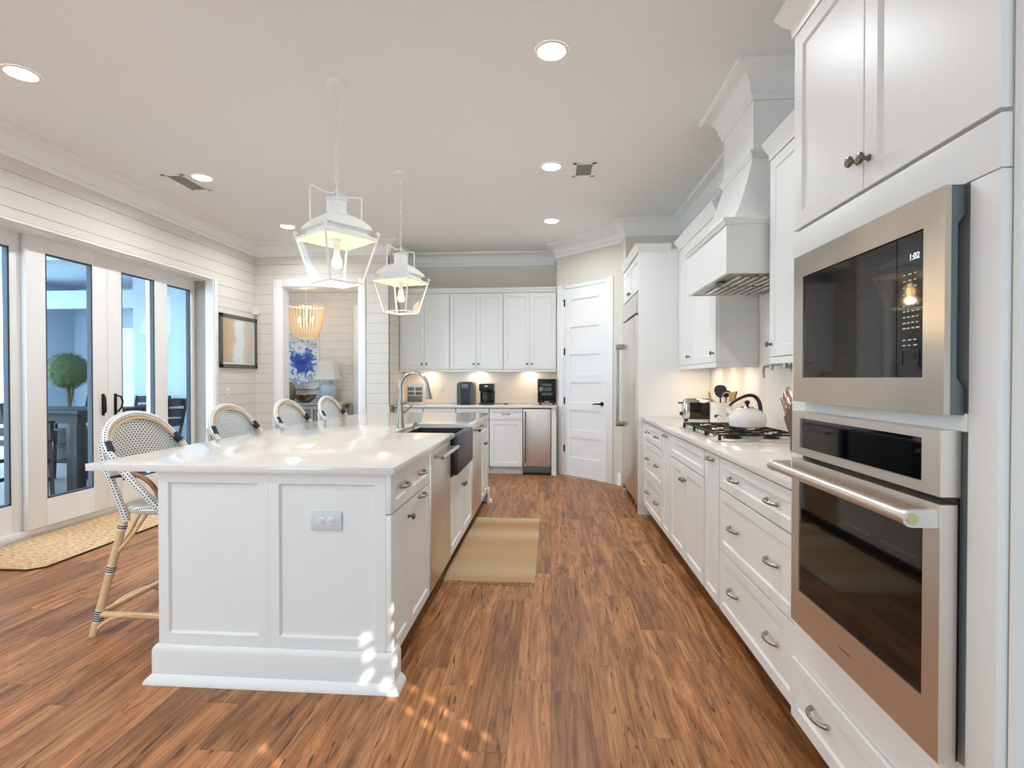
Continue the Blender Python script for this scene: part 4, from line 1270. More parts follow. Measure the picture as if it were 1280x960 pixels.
# ------------------------------------------------------------------ pendants
def pendant(label, x, y, rot, hrot):
    t = thing('lantern_pendant', label, 'pendant light', (x, y, 0), 0, 'white lantern pendants over the island')
    rz = Matrix.Rotation(rot, 4, 'Z')
    def sq(hd, z):   # square by half-diagonal, corners on the rotated axes
        return [rz @ Vector((hd * math.cos(a), hd * math.sin(a), z)) for a in (0, PI / 2, PI, 3 * PI / 2)]
    m = MB(); m.lathe([(0.062, CEIL), (0.062, CEIL - 0.008), (0.055, CEIL - 0.022), (0.012, CEIL - 0.034), (0.010, CEIL - 0.05)], None, 24); m.build('ceiling_canopy', 'lampwhite', t)
    m = MB(); z = CEIL - 0.05; k = 0
    while z > 2.425:
        mm = Matrix.Rotation(PI / 2, 4, 'X') if k % 2 else Matrix.Rotation(PI / 2, 4, 'X') @ Matrix.Rotation(PI / 2, 4, 'Y')
        rr = Matrix.Rotation(k % 2 * PI / 2 + 0.5, 4, 'Z')
        pts = [rr @ Vector((0.0095 * math.cos(q), 0, z - 0.018 + 0.021 * math.sin(q))) for q in [2 * PI * i / 12 for i in range(12)]]
        m.tube(pts, 0.0028, 6, True); z -= 0.032; k += 1
    m.build('chain', 'lampwhite', t)
    # stirrup handle
    hr = Matrix.Rotation(hrot, 4, 'Z')
    hw = 0.165
    pts = [(-hw, 0, 2.165), (-hw, 0, 2.39), (-hw + 0.004, 0, 2.397), (-0.06, 0, 2.375), (-0.02, 0, 2.385), (0, 0, 2.415), (0.02, 0, 2.385), (0.06, 0, 2.375), (hw - 0.004, 0, 2.397), (hw, 0, 2.39), (hw, 0, 2.165)]
    m = MB(); m.tube([hr @ Vector(p) for p in pts], 0.0055, 8); m.build('stirrup_handle', 'lampwhite', t)
    m = MB(); m.lathe([(0.058, 2.25), (0.058, 2.335), (0.064, 2.337), (0.064, 2.348), (0.058, 2.350), (0.050, 2.350), (0.050, 2.25)], None, 24); m.cyl((0, 0, 2.345), (0, 0, 2.41), 0.004, 8); m.lathe([(0.056, 2.344), (0.002, 2.350)], None, 24); m.build('vent_cap', 'lampwhite', t)
    m = MB(); m.loft([sq(0.205, 2.163), sq(0.213, 2.168), sq(0.200, 2.190), sq(0.150, 2.228), sq(0.085, 2.258)]); m.build('roof', 'lampwhite', t)
    m = MB(); m.loft([sq(0.178, 2.166), sq(0.182, 2.140), sq(0.212, 2.122), sq(0.246, 2.118), sq(0.246, 2.108), sq(0.232, 2.106)], True, False); m.build('shoulder', 'lampwhite', t)
    m = MB(); m.loft([sq(0.236, 2.107), sq(0.176, 2.125), sq(0.05, 2.162)], True, True); m.build('reflector', 'lampwhite', t)
    top, bot = sq(0.240, 2.108), sq(0.153, 1.845)
    for i in range(4):
        m = MB(); m.tube([top[i], bot[i]], 0.0065, 6); m.build('corner_bar', 'lampwhite', t)
    for R_ in (top, bot):
        m = MB(); m.tube(R_, 0.007, 6, True); m.build('rim', 'lampwhite', t)
    for i in range(4):
        m = MB(); c = sq(0.245, 2.135)[i]; m.ball(c + Vector((0, 0, 0.008)), 0.0135, 12); m.cyl(c + Vector((0, 0, -0.02)), c, 0.006, 8); m.build('finial', 'lampwhite', t)
    for i in range(4):
        a, b_, c, d = top[i], top[(i + 1) % 4], bot[(i + 1) % 4], bot[i]
        m = MB(); n = (b_ - a).cross(d - a).normalized() * 0.0012
        m.loft([[a + n, b_ + n, c + n, d + n], [a - n, b_ - n, c - n, d - n]]); m.build('glass_pane', 'pane', t, smooth=False)
    m = MB(); m.cyl((0, 0, 2.035), (0, 0, 2.16), 0.017, 16); m.build('candle_socket', 'lampwhite', t)
    m = MB(); m.lathe([(0.012, 2.035), (0.016, 2.02), (0.027, 1.985), (0.029, 1.965), (0.022, 1.943), (0.004, 1.934)], None, 18); m.build('bulb', 'bulb', t)
    l = bpy.data.lights.new('pendant_glow', 'POINT'); l.energy = 2.6; l.color = (1.0, 0.70, 0.38); l.shadow_soft_size = 0.03
    lo = bpy.data.objects.new('pendant_glow', l); COL.objects.link(lo); lo.location = (x, y, 1.90)
pendant('nearer white lantern pendant with a glowing bulb over the island', -1.29, 3.09, math.radians(8), math.radians(50))
pendant('farther white lantern pendant over the island, in front of the back cabinets', -1.30, 4.48, math.radians(30), math.radians(62))

# ------------------------------------------------------------------ ceiling fixtures
def can(label, x, y, z=CEIL, power=CAN_W, r=0.075):
    t = thing('recessed_light', label, 'recessed light', (x, y, z), 0, 'recessed ceiling lights')
    m = MB(); m.lathe([(r + 0.018, -0.0005), (r + 0.018, -0.004), (r + 0.004, -0.008), (r, -0.006), (r, -0.0005)], None, 32, False); m.build('trim_ring', 'trim', t)
    m = MB(); m.lathe([(r, -0.0008), (r, -0.005)], None, 32); m.build('lens', 'lens', t)
    area_light('recessed_and_fill_glow', (x, y, z - 0.02), (0, 0, 0), 0.14, 0.14, power, CAN_C, 'DISK', math.radians(155))
for (x, y, lb) in ((-3.08, 2.86, 'recessed light at the far left edge of the ceiling'), (-3.08, 4.45, 'recessed light beside the left ceiling vent'), (-3.08, 5.96, 'recessed light left of the nearer pendant, nearest the shiplap corner'),
                   (0.0, 2.88, 'recessed light nearest the camera over the aisle'), (0.0, 4.44, 'recessed light beside the square ceiling vent'), (0.0, 5.97, 'recessed light above the pantry door')):
    can(lb, x, y, CEIL, CAN_W * (1.15 if x < -1 else 1.0))
for x in (-3.08, -2.0):  # out of view fill lights, added without any fixture
    for y in (1.0, -0.6):
        area_light('recessed_and_fill_glow', (x, y, CEIL - 0.02), (0, 0, 0), 0.14, 0.14, CAN_W, CAN_C, 'DISK', math.radians(155))

def vent(label, x, y, sx, sy):
    t = thing('ceiling_vent', label, 'vent', (x, y, CEIL), 0, 'ceiling air vents')
    m = MB()
    f = 0.03
    m.box((-sx / 2, -sy / 2, -0.006), (-sx / 2 + f, sy / 2, -0.0005), 0.001); m.box((sx / 2 - f, -sy / 2, -0.006), (sx / 2, sy / 2, -0.0005), 0.001)
    m.box((-sx / 2, -sy / 2, -0.006), (sx / 2, -sy / 2 + f, -0.0005), 0.001); m.box((-sx / 2, sy / 2 - f, -0.006), (sx / 2, sy / 2, -0.0005), 0.001)
    m.build('frame', 'trim', t)
    m = MB()
    n = int((sy - 2 * f) / 0.018)
    for k in range(n):
        yy = -sy / 2 + f + (k + .5) * (sy - 2 * f) / n
        m.obox((0, yy, -0.005), (sx - 2 * f, 0.012, 0.0015), Matrix.Rotation(0.6, 3, 'X'))
    m.build('louvres', 'vent_dark', t)
    m = MB(); m.box((-sx / 2 + f, -sy / 2 + f, -0.0012), (sx / 2 - f, sy / 2 - f, -0.0004)); m.build('backing', 'vent_dark', t)
vent('square ceiling vent right of the aisle lights', 0.275, 4.53, 0.19, 0.30)
vent('long ceiling vent near the left wall', -3.30, 4.56, 0.20, 0.40)

# ------------------------------------------------------------------ wall things on the left
t = thing('framed_print', 'charcoal-framed pale chart print on the left shiplap wall', 'picture', (XL + 0.001, 6.31, 1.725), 0)
hw, hh = 0.385, 0.325
m = MB()
for a, b_ in (((0, -hw, -hh), (0.025, -hw + 0.045, hh)), ((0, hw - 0.045, -hh), (0.025, hw, hh)), ((0, -hw, -hh), (0.025, hw, -hh + 0.045)), ((0, -hw, hh - 0.045), (0.025, hw, hh))): m.box(a, b_, 0.002)
m.build('frame', 'frame_grey', t)
m = MB(); m.box((0.002, -hw + 0.044, -hh + 0.044), (0.012, hw - 0.044, hh - 0.044)); m.build('mount', 'mount', t)
m = MB(); m.box((0.012, -hw + 0.06, -hh + 0.065), (0.0135, hw - 0.06, hh - 0.06)); m.build('print', 'art_map', t)
t = thing('motion_sensor', 'small white motion sensor in the shiplap corner', 'sensor', (XL + 0.002, YS - 0.06, 2.16))
m = MB(); m.prism([(0, -0.05), (0.05, -0.05), (0.06, -0.02), (0.045, 0.05), (0, 0.05)], 'y', 0.0, 0.055); m.build('housing', 'white_plastic', t)

# ------------------------------------------------------------------ hall beyond the opening
YH, HCE = 8.20, 2.65
w = MB(); w.box((-4.75, YH + 0.008, 0), (-1.9, YH + 0.12, 2.8))
h = struct('wall_hall', w, 'groove', label='white shiplap back wall of the hall', cat='wall')
b = MB(); shiplap_boards(b, 'y', YH + 0.008, -1, -4.7, -1.95, 0.02, HCE, ()); b.build('shiplap_boards', 'shiplap', h)
w = MB(); w.box((-4.75, YS + 0.14, 0), (-4.65, YH + 0.1, 2.8)); w.box((-2.45, YS + 0.14, 0), (-2.26, YS + 0.16, 2.8)); w.box((-2.0, YS + 0.9, 0), (-1.9, YH + 0.1, 2.8))
struct('wall_hall_side', w, 'shiplap', label='side walls of the hall', cat='wall')
w = MB(); w.box((-4.75, YS + 0.14, HCE), (-1.9, YH + 0.1, HCE + 0.1)); struct('ceiling_hall', w, 'ceiling', label='lower ceiling of the hall', cat='ceiling')
c = MB(); c.box((-3.145, YH - 0.02, 0), (-3.055, YH - 0.0005, 2.43), 0.002); c.box((-3.0545, YH - 0.02, 2.33), (-2.1, YH - 0.0005, 2.43), 0.002)
struct('trim_4', c, 'trim', label='white door casing on the hall back wall', cat='trim')

t = thing('abstract_painting', 'blue and white abstract painting above the hall console', 'painting', (-4.13, YH - 0.002, 1.56))
m = MB(); m.box((-0.40, -0.035, -0.45), (0.40, 0, 0.45), 0.003); m.build('canvas', 'canvas_edge', t)
m = MB(); m.box((-0.385, -0.0365, -0.435), (0.385, -0.035, 0.435)); m.build('painted_face', 'art_blue', t)
m = MB()
for a, b_ in (((-0.405, -0.04, -0.455), (-0.393, 0, 0.455)), ((0.393, -0.04, -0.455), (0.405, 0, 0.455)), ((-0.405, -0.04, -0.455), (0.405, 0, -0.443)), ((-0.405, -0.04, 0.443), (0.405, 0, 0.455))): m.box(a, b_)
m.build('frame', 'mount', t)

t = thing('console_table', 'grey console table against the hall wall', 'table', (-3.75, 7.93, 0))
m = MB(); m.box((-0.60, -0.19, 0.865), (0.60, 0.19, 0.895), 0.003); m.build('tabletop', 'console', t)
for sx in (-1, 1):
    for sy in (-1, 1):
        m = MB(); m.box((sx * 0.56 - 0.022, sy * 0.155 - 0.022, 0), (sx * 0.56 + 0.022, sy * 0.155 + 0.022, 0.864), 0.003); m.build('leg', 'console', t)
m = MB(); m.box((-0.535, -0.16, 0.80), (0.535, 0.16, 0.864)); m.build('apron', 'console', t); m = MB(); m.box((-0.56, -0.15, 0.15), (0.56, 0.15, 0.175)); m.build('shelf', 'console', t)
m = MB(); m.box((0.08, -0.16, 0.175), (0.12, -0.12, 0.80)); m.build('centre_post', 'console', t)
t = thing('ottoman', 'blue-grey upholstered cube under the hall console', 'ottoman', (-3.42, 7.90, 0.176))
m = MB(); m.box((-0.16, -0.15, 0.0), (0.16, 0.13, 0.40), 0.025, 3); m.build('upholstered_body', 'bluegrey', t)
m = MB(); m.tube([(-0.15, -0.14, 0.385), (0.15, -0.14, 0.385), (0.15, 0.12, 0.385), (-0.15, 0.12, 0.385)], 0.006, 6, True); m.build('piping', 'bluegrey', t)

t = thing('table_lamp', 'pale blue ceramic table lamp with white square shade', 'lamp', (-3.47, 7.95, 0.896))
m = MB(); m.lathe([(0.085, 0), (0.09, 0.012), (0.085, 0.02), (0.108, 0.06), (0.128, 0.16), (0.130, 0.23), (0.115, 0.275), (0.06, 0.305), (0.045, 0.315), (0.045, 0.34)], None, 28); m.build('base', 'blueglaze', t)
m = MB(); m.cyl((0, 0, 0.33), (0, 0, 0.66), 0.006, 8); m.ball((0, 0, 0.665), 0.012, 10); m.build('stem', 'chrome', t)
m = MB(); rings = []
for i in range(7):
    s = i / 6; rr = 0.26 - 0.10 * (s ** 0.6)
    z = 0.36 + 0.28 * s
    rr2 = rr * 0.70
    rings.append([(rr2 * a, rr2 * b_, z) for a, b_ in ((-1, -.75), (-.75, -1), (.75, -1), (1, -.75), (1, .75), (.75, 1), (-.75, 1), (-1, .75))])
m.loft(rings, True, False); bmesh.ops.solidify(m.bm, geom=m.bm.faces[:], thickness=0.003); m.build('shade', 'linen', t)
t = thing('vase', 'olive stoneware vase on the hall console', 'vase', (-4.08, 7.93, 0.896))
m = MB(); m.lathe([(0.06, 0), (0.075, 0.03), (0.095, 0.13), (0.098, 0.19), (0.08, 0.255), (0.05, 0.285), (0.055, 0.315), (0.048, 0.315), (0.042, 0.285)], None, 26, False); m.build('body', 'vase', t)
t = thing('decorative_bowl', 'hammered silver bowl on the hall console', 'bowl', (-3.795, 7.86, 0.896))
m = MB(); m.lathe([(0.05, 0), (0.07, 0.004), (0.13, 0.045), (0.168, 0.105), (0.172, 0.125), (0.164, 0.125), (0.12, 0.05), (0.02, 0.018)], None, 30); m.build('bowl_shell', 'silverbowl', t)

# bead chandelier
t = thing('bead_chandelier', 'cream wooden bead chandelier hanging in the hall', 'chandelier', (-3.60, 7.50, 0))
m = MB(); m.lathe([(0.06, HCE), (0.06, HCE - 0.02), (0.01, HCE - 0.03)], None, 20); m.cyl((0, 0, HCE - 0.03), (0, 0, 2.33), 0.006, 8); m.build('canopy_stem', 'lampwhite', t)
m = MB(); m.torus((0, 0, 2.335), 0.255, 0.012, None, 36, 8); m.torus((0, 0, 1.86), 0.14, 0.008, None, 30, 8)
for k in range(4): m.cyl((0, 0, 2.335), (0.255 * math.cos(k * PI / 2), 0.255 * math.sin(k * PI / 2), 2.335), 0.006, 8)
m.cyl((0, 0, 2.34), (0, 0, 2.05), 0.007, 8)
m.build('ring_frame', 'lampwhite', t)
m = MB(); random.seed(2)
for k in range(32):
    a = 2 * PI * k / 32
    pts, rs = [], []
    for i in range(49):
        s = i / 48
        r = 0.255 - 0.112 * s ** 1.9
        pts.append((r * math.cos(a), r * math.sin(a), 2.33 - 0.475 * s)); rs.append(0.0085 if i % 2 else 0.003)
    m.tube(pts, rs, 6)
o = m.build('bead_strands', 'beads', t); o['kind'] = 'stuff'
for s in (-1, 1):
    m = MB(); m.cyl((s * 0.10, 0, 2.03), (s * 0.10, 0, 2.10), 0.012, 10); m.tube([(0, 0, 2.05), (s * 0.05, 0, 2.02), (s * 0.10, 0, 2.035)], 0.005, 8); cd = m.build('candle_arm', 'lampwhite', t)
    m = MB(); m.lathe([(0.010, 2.10), (0.018, 2.125), (0.016, 2.15), (0.002, 2.185)], Matrix.Translation((s * 0.10, 0, 0)), 14); m.build('bulb', 'bulb', cd)
l = bpy.data.lights.new('chandelier_glow', 'POINT'); l.energy = 5; l.color = (1.0, 0.80, 0.56); l.shadow_soft_size = 0.08
lo = bpy.data.objects.new('chandelier_glow', l); COL.objects.link(lo); lo.location = (-3.60, 7.5, 2.20)
area_light('hall_fill', (-2.35, 7.6, 2.2), (0, math.radians(70), 0), 0.7, 0.7, 5, (0.95, 0.98, 1.0))  # fill lamp added to brighten the hall; no window here

# ------------------------------------------------------------------ things on the back counter
CT = 0.9145
t = thing('pod_coffee_maker', 'grey and black pod coffee maker on the back counter', 'coffee maker', (-1.155, 7.12, CT))
m = MB(); m.prism([(-0.10, 0), (0.10, 0), (0.10, 0.285), (0.075, 0.31), (-0.075, 0.31), (-0.10, 0.285)], 'y', -0.09, 0.12); m.build('body', 'black', t)
m = MB(); m.prism([(-0.118, 0.0), (-0.062, 0.0), (-0.062, 0.275), (-0.105, 0.300), (-0.118, 0.27)], 'y', -0.10, 0.10); m.prism([(0.118, 0.0), (0.062, 0.0), (0.062, 0.275), (0.105, 0.300), (0.118, 0.27)], 'y', -0.10, 0.10); m.build('side_panel', 'steam', t)
m = MB(); m.box((-0.06, -0.135, 0), (0.06, -0.092, 0.022), 0.006); m.build('drip_tray', 'black', t)
m = MB(); m.box((-0.05, -0.128, 0.215), (0.05, -0.091, 0.285), 0.012); hd = m.build('brew_head', 'sidesteel', t)
m = MB(); m.tube([(-0.06, -0.11, 0.285), (-0.05, -0.125, 0.308), (0.05, -0.125, 0.308), (0.06, -0.11, 0.285)], 0.008, 10); m.build('lid_handle', 'nickel', t)
t = thing('drip_coffee_maker', 'black drip coffee maker with glass carafe and loose cord', 'coffee maker', (-0.875, 7.13, CT))
m = MB(); m.box((-0.098, -0.10, 0), (0.098, 0.11, 0.028), 0.006); m.box((-0.098, 0.03, 0.028), (0.098, 0.11, 0.19), 0.004); m.box((-0.098, -0.10, 0.185), (0.098, 0.11, 0.285), 0.010); m.build('body', 'black', t)
m = MB(); m.lathe([(0.055, 0.03), (0.068, 0.05), (0.068, 0.10), (0.05, 0.15), (0.052, 0.165)], Matrix.Translation((-0.01, -0.035, 0)), 24); cf = m.build('carafe', 'potglass', t)
m = MB(); m.tube([(0.035, -0.06, 0.155), (0.075, -0.085, 0.15), (0.085, -0.09, 0.10), (0.055, -0.075, 0.06)], 0.009, 10); m.build('carafe_handle', 'black', cf)
m = MB(); m.lathe([(0.053, 0.165), (0.05, 0.178), (0.01, 0.182)], Matrix.Translation((-0.01, -0.035, 0)), 20); m.build('carafe_lid', 'black', cf)
m = MB(); m.box((-0.02, -0.102, 0.245), (0.02, -0.099, 0.258)); m.build('badge', 'nickel', t)
m = MB(); m.tube(catmull([(0.095, 0.06, 0.012), (0.14, 0.03, 0.006), (0.18, 0.06, 0.006), (0.21, 0.02, 0.006), (0.25, 0.0, 0.008)], 6), 0.004, 6); m.box((0.24, -0.012, 0.0), (0.285, 0.012, 0.02), 0.004); m.build('cord', 'black', t)
t = thing('countertop_toaster_oven', 'black glass-fronted countertop oven beside the pantry corner', 'toaster oven', (-0.058, 7.12, CT))
m = MB(); m.box((-0.125, -0.12, 0.028), (0.12, 0.16, 0.350), 0.008); m.build('body', 'black', t)
m = MB(); m.box((-0.115, -0.128, 0.060), (0.112, -0.121, 0.340), 0.003); d = m.build('glass_door', 'blackglass', t)
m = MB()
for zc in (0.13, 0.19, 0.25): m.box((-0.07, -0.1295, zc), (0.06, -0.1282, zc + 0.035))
m.build('reflected_rack', mat('rack_reflection', '#4a5457', 0.3), d)  # reflection drawn on the glass as flat grey bars
m = MB(); m.box((-0.03, -0.1235, 0.036), (0.03, -0.1205, 0.052)); m.build('badge', 'nickel', t)
m = MB()
for sx in (-0.09, 0.085):
    m.cyl((sx, -0.09, 0), (sx, -0.09, 0.029), 0.013, 10); m.cyl((sx, 0.12, 0), (sx, 0.12, 0.029), 0.013, 10)
m.build('feet', 'black', t)
t = thing('tile_sign', 'small white-framed panel of grey glass tiles behind the faucet', 'sign', (-1.885, 7.16, CT))
m = MB(); m.box((-0.125, 0, 0.0), (0.125, 0.02, 0.285), 0.003); m.build('backing', 'white_plastic', t)
for (x0, x1, z0, z1, mm) in ((-0.105, -0.008, 0.185, 0.235, 'taupe_tile'), (0.008, 0.105, 0.185, 0.235, 'taupe_tile'), (-0.105, -0.008, 0.125, 0.172, 'taupe_tile'), (0.008, 0.105, 0.125, 0.172, 'taupe_tile'), (-0.105, 0.105, 0.03, 0.112, 'grey_tile')):
    m = MB(); m.box((x0, -0.006, z0), (x1, 0.0, z1), 0.002); m.build('tile', mm, t)

# ------------------------------------------------------------------ things on the right counter
t = thing('gas_cooktop', 'stainless gas cooktop with black cast iron grates', 'cooktop', (0.92, 3.03, CT))
m = MB(); m.box((0, 0, 0), (0.50, 0.83, 0.008), 0.003); m.build('tray', 'steel', t)
for (bx, by, br) in ((0.14, 0.14, 0.042), (0.36, 0.14, 0.034), (0.25, 0.415, 0.055), (0.14, 0.69, 0.034), (0.36, 0.69, 0.042)):
    m = MB(); m.lathe([(br + 0.012, 0.0085), (br + 0.010, 0.014), (br, 0.016), (br, 0.022), (br - 0.006, 0.026), (0.004, 0.027)], Matrix.Translation((bx, by, 0)), 22); m.build('burner', 'iron', t)
for k in range(3):
    m = MB(); y0 = 0.02 + k * 0.266; y1 = y0 + 0.258; zt_ = 0.044
    ym = (y0 + y1) / 2
    for a, b_ in (((0.03, y0), (0.47, y0)), ((0.03, y1), (0.47, y1)), ((0.03, y0 + .01), (0.03, y1 - .01)), ((0.47, y0 + .01), (0.47, y1 - .01)), ((0.04, ym), (0.10, ym)), ((0.18, ym), (0.32, ym)), ((0.40, ym), (0.46, ym)), ((0.25, y0 + .01), (0.25, y1 - .01)), ((0.14, y0 + .01), (0.14, ym - 0.04)), ((0.14, ym + 0.04), (0.14, y1 - .01)), ((0.36, y0 + .01), (0.36, ym - 0.04)), ((0.36, ym + 0.04), (0.36, y1 - .01))):
        m.box((a[0] - 0.004, a[1] - 0.004, zt_ - 0.010), (b_[0] + 0.004, b_[1] + 0.004, zt_))
    for xx in (0.03, 0.47):
        for yy in (y0, y1): m.box((xx - 0.007, yy - 0.007, 0.0085), (xx + 0.007, yy + 0.007, zt_ - 0.002))
    m.build('grate', 'iron', t)
for k in range(5):
    m = MB(); m.lathe([(0.02, 0.0085), (0.019, 0.03), (0.016, 0.034), (0.003, 0.035)], Matrix.Translation((0.062, 0.255 + k * 0.08, 0)), 18); m.build('control_knob', 'chrome', t)

t = thing('kettle', 'white enamel kettle with black arched handle on the cooktop', 'kettle', (1.245, 3.45, CT + 0.0445)); t.scale = (0.92,) * 3
m = MB(); m.lathe([(0.085, 0), (0.115, 0.012), (0.125, 0.05), (0.118, 0.085), (0.09, 0.118), (0.05, 0.135), (0.046, 0.136)], None, 32); m.build('body', 'enamel', t)
m = MB(); m.lathe([(0.046, 0.1365), (0.04, 0.147), (0.006, 0.152)], None, 24); lid = m.build('lid', 'chrome', t)
m = MB(); m.lathe([(0.008, 0.15), (0.008, 0.158), (0.017, 0.165), (0.019, 0.178), (0.012, 0.188), (0.002, 0.19)], None, 16); m.build('lid_knob', 'black', lid)
m = MB(); m.tube([(-0.06, 0.07, 0.075), (-0.085, 0.105, 0.105), (-0.095, 0.12, 0.122)], [0.024, 0.017, 0.014], 14); m.build('spout', 'enamel', t)
m = MB(); pts = catmull([(-0.115, 0.02, 0.15), (-0.07, 0.01, 0.19), (0.0, 0.0, 0.222), (0.05, 0.0, 0.215), (0.082, 0.0, 0.17), (0.092, 0.0, 0.085)], 6); m.tube(pts, [0.009 + 0.006 * (i / (len(pts) - 1)) for i in range(len(pts))], 12); m.build('handle', 'black', t)

t = thing('toaster', 'chrome and black two-slot toaster left of the utensil crock', 'toaster', (1.235, 4.53, CT))
t.rotation_euler = (0, 0, math.radians(-8))
m = MB(); m.box((-0.13, -0.085, 0.015), (0.13, 0.085, 0.185), 0.03, 4); m.build('body', 'chrome', t)
m = MB(); m.box((-0.085, -0.0865, 0.02), (0.132, 0.0865, 0.165), 0.012, 3); m.build('black_shell', 'gloss_black', t)
m = MB(); m.box((-0.10, -0.045, 0.1845), (0.10, -0.015, 0.1865)); m.box((-0.10, 0.015, 0.1845), (0.10, 0.045, 0.1865)); m.build('slot', 'dark_slot', t)
m = MB(); m.box((-0.165, -0.03, 0.145), (-0.128, 0.03, 0.157), 0.004); m.cyl((-0.13, 0, 0.06), (-0.15, 0, 0.06), 0.016, 14); m.build('lever_and_dial', 'black', t)
m = MB()
for sx in (-0.1, 0.1):
    for sy in (-0.06, 0.06): m.cyl((sx, sy, 0), (sx, sy, 0.017), 0.012, 10)
m.build('feet', 'black', t)

cr = (1.31, 4.17, CT)
t = thing('utensil_crock', 'white crock with navy fish motif beside the toaster', 'crock', cr)
m = MB(); m.lathe([(0.078, 0), (0.082, 0.006), (0.082, 0.158), (0.085, 0.164), (0.085, 0.172), (0.076, 0.172), (0.074, 0.02), (0.004, 0.015)], None, 32); m.build('body', 'ceramic', t)
va = math.atan2(-cr[1], -cr[0])
m = MB()
fish = [(-0.055, 0.0), (-0.045, -0.016), (-0.02, -0.026), (0.01, -0.024), (0.035, -0.008), (0.055, 0.012), (0.062, 0.018), (0.05, 0.02), (0.042, 0.012), (0.03, 0.006), (0.005, 0.0), (-0.02, 0.012), (-0.045, 0.012)]
def wrap(p, r): a = va + p[0] / r; return Vector((r * math.cos(a), r * math.sin(a), 0.07 + p[1]))
m.loft([[wrap(p, 0.0822) for p in fish], [wrap(p, 0.0832) for p in fish]]); m.build('fish_motif', 'motif', t)
def utensil(name, label, dx, dy, tilt, az, L, head, mt, cat='utensil'):
    t = thing(name, label, cat, (cr[0] + dx, cr[1] + dy, CT + 0.02), az, 'utensils in the crock')
    ry = Matrix.Rotation(tilt, 4, 'Y')
    m = MB(); m.tube([ry @ Vector((0, 0, 0)), ry @ Vector((0, 0, L))], [0.006, 0.0065], 10); m.build('handle', mt, t)
    m = MB()
    if head == 'spatula':
        pts = [(0.016, 0), (0.036, 0.02), (0.046, 0.05), (0.040, 0.082), (0.020, 0.096), (-0.020, 0.096), (-0.040, 0.082), (-0.046, 0.05), (-0.036, 0.02), (-0.016, 0)]
        m.loft([[ry @ Vector((xx, a, L - 0.01 + b_)) for a, b_ in pts] for xx in (-0.006, 0.006)])
    elif head == 'spoon': m.lathe([(0.004, L - 0.005), (0.022, L + 0.02), (0.029, L + 0.045), (0.022, L + 0.07), (0.003, L + 0.08)], ry @ Matrix.Scale(0.35, 4, (1, 0, 0)), 18)
    elif head == 'ladle': m.ball(ry @ Vector((0.0, 0, L + 0.02)), 0.038, 16, 0.8)
    elif head == 'turner': m.box((-0.003, -0.028, L - 0.005), (0.003, 0.028, L + 0.07), 0.003, 2, ry)
    elif head == 'ring': m.torus(ry @ Vector((0, 0, L + 0.03)), 0.028, 0.004, ry @ Matrix.Rotation(PI / 2, 4, 'Y'), 20, 6)
    m.build('head', mt, t)
utensil('spatula', 'wide black spatula standing in the crock', -0.01, -0.01, 0.05, va + PI, 0.20, 'spatula', 'black')
utensil('serving_spoon', 'rounded black spoon behind the wide black spatula', 0.045, 0.03, -0.10, va + PI, 0.20, 'ladle', 'black')
utensil('wooden_spoon', 'pale wooden spoon at the left of the crock', -0.03, 0.04, 0.22, PI * 0.85, 0.165, 'spoon', 'spoonwood')
utensil('wooden_turner', 'short wooden turner leaning right in the crock', 0.03, -0.03, 0.25, -PI * 0.32, 0.175, 'turner', 'spoonwood')
utensil('whisk', 'steel looped whisk leaning right in the crock', 0.0, -0.045, 0.22, -PI * 0.45, 0.18, 'ring', 'chrome')
utensil('slotted_turner', 'brown slotted turner beside the steel whisk', 0.04, 0.0, 0.30, -PI * 0.25, 0.18, 'turner', 'blockwood')

t = thing('knife_block', 'dark wooden knife block mostly hidden behind the oven tower', 'knife block', (1.24, 2.60, CT))
rk = Matrix.Rotation(math.radians(38), 4, 'X')
m = MB(); m.box((-0.06, -0.05, 0.0), (0.06, 0.07, 0.20), 0.006, 2, Matrix.Translation((0, 0.0, 0.045)) @ Matrix.Rotation(math.radians(-38), 4, 'X')); m.box((-0.06, -0.10, 0.0), (0.06, 0.10, 0.05), 0.004); m.build('block', 'blockwood', t)
mk = Matrix.Translation((0, 0.0, 0.045)) @ Matrix.Rotation(math.radians(-38), 4, 'X')
knives = [(-0.042, -0.03), (-0.042, 0.01), (-0.042, 0.05), (0.0, -0.03), (0.0, 0.01), (0.0, 0.05), (0.042, 0.03)]
klabs = ['lowest knife handle in the block nearest the room', 'middle knife handle in the block nearest the room', 'upper knife handle in the block nearest the room', 'lowest knife handle in the middle row of the block', 'centre knife handle in the middle row of the block', 'upper knife handle in the middle row of the block', 'single knife handle nearest the tile in the block']
for (kx, ky), lb in zip(knives, klabs):
    q = thing('knife', lb, 'knife', (1.24, 2.60, CT), 0, 'knives in the block')
    m = MB(); m.box((kx - 0.009, ky - 0.011, 0.202), (kx + 0.009, ky + 0.011, 0.315), 0.006, 3, mk); m.build('handle', 'knife', q)
    m = MB(); m.box((kx - 0.0095, ky - 0.0035, 0.205), (kx + 0.0095, ky + 0.0035, 0.310), 0.001, 1, mk); m.build('handle_inlay', 'blockwood', q)

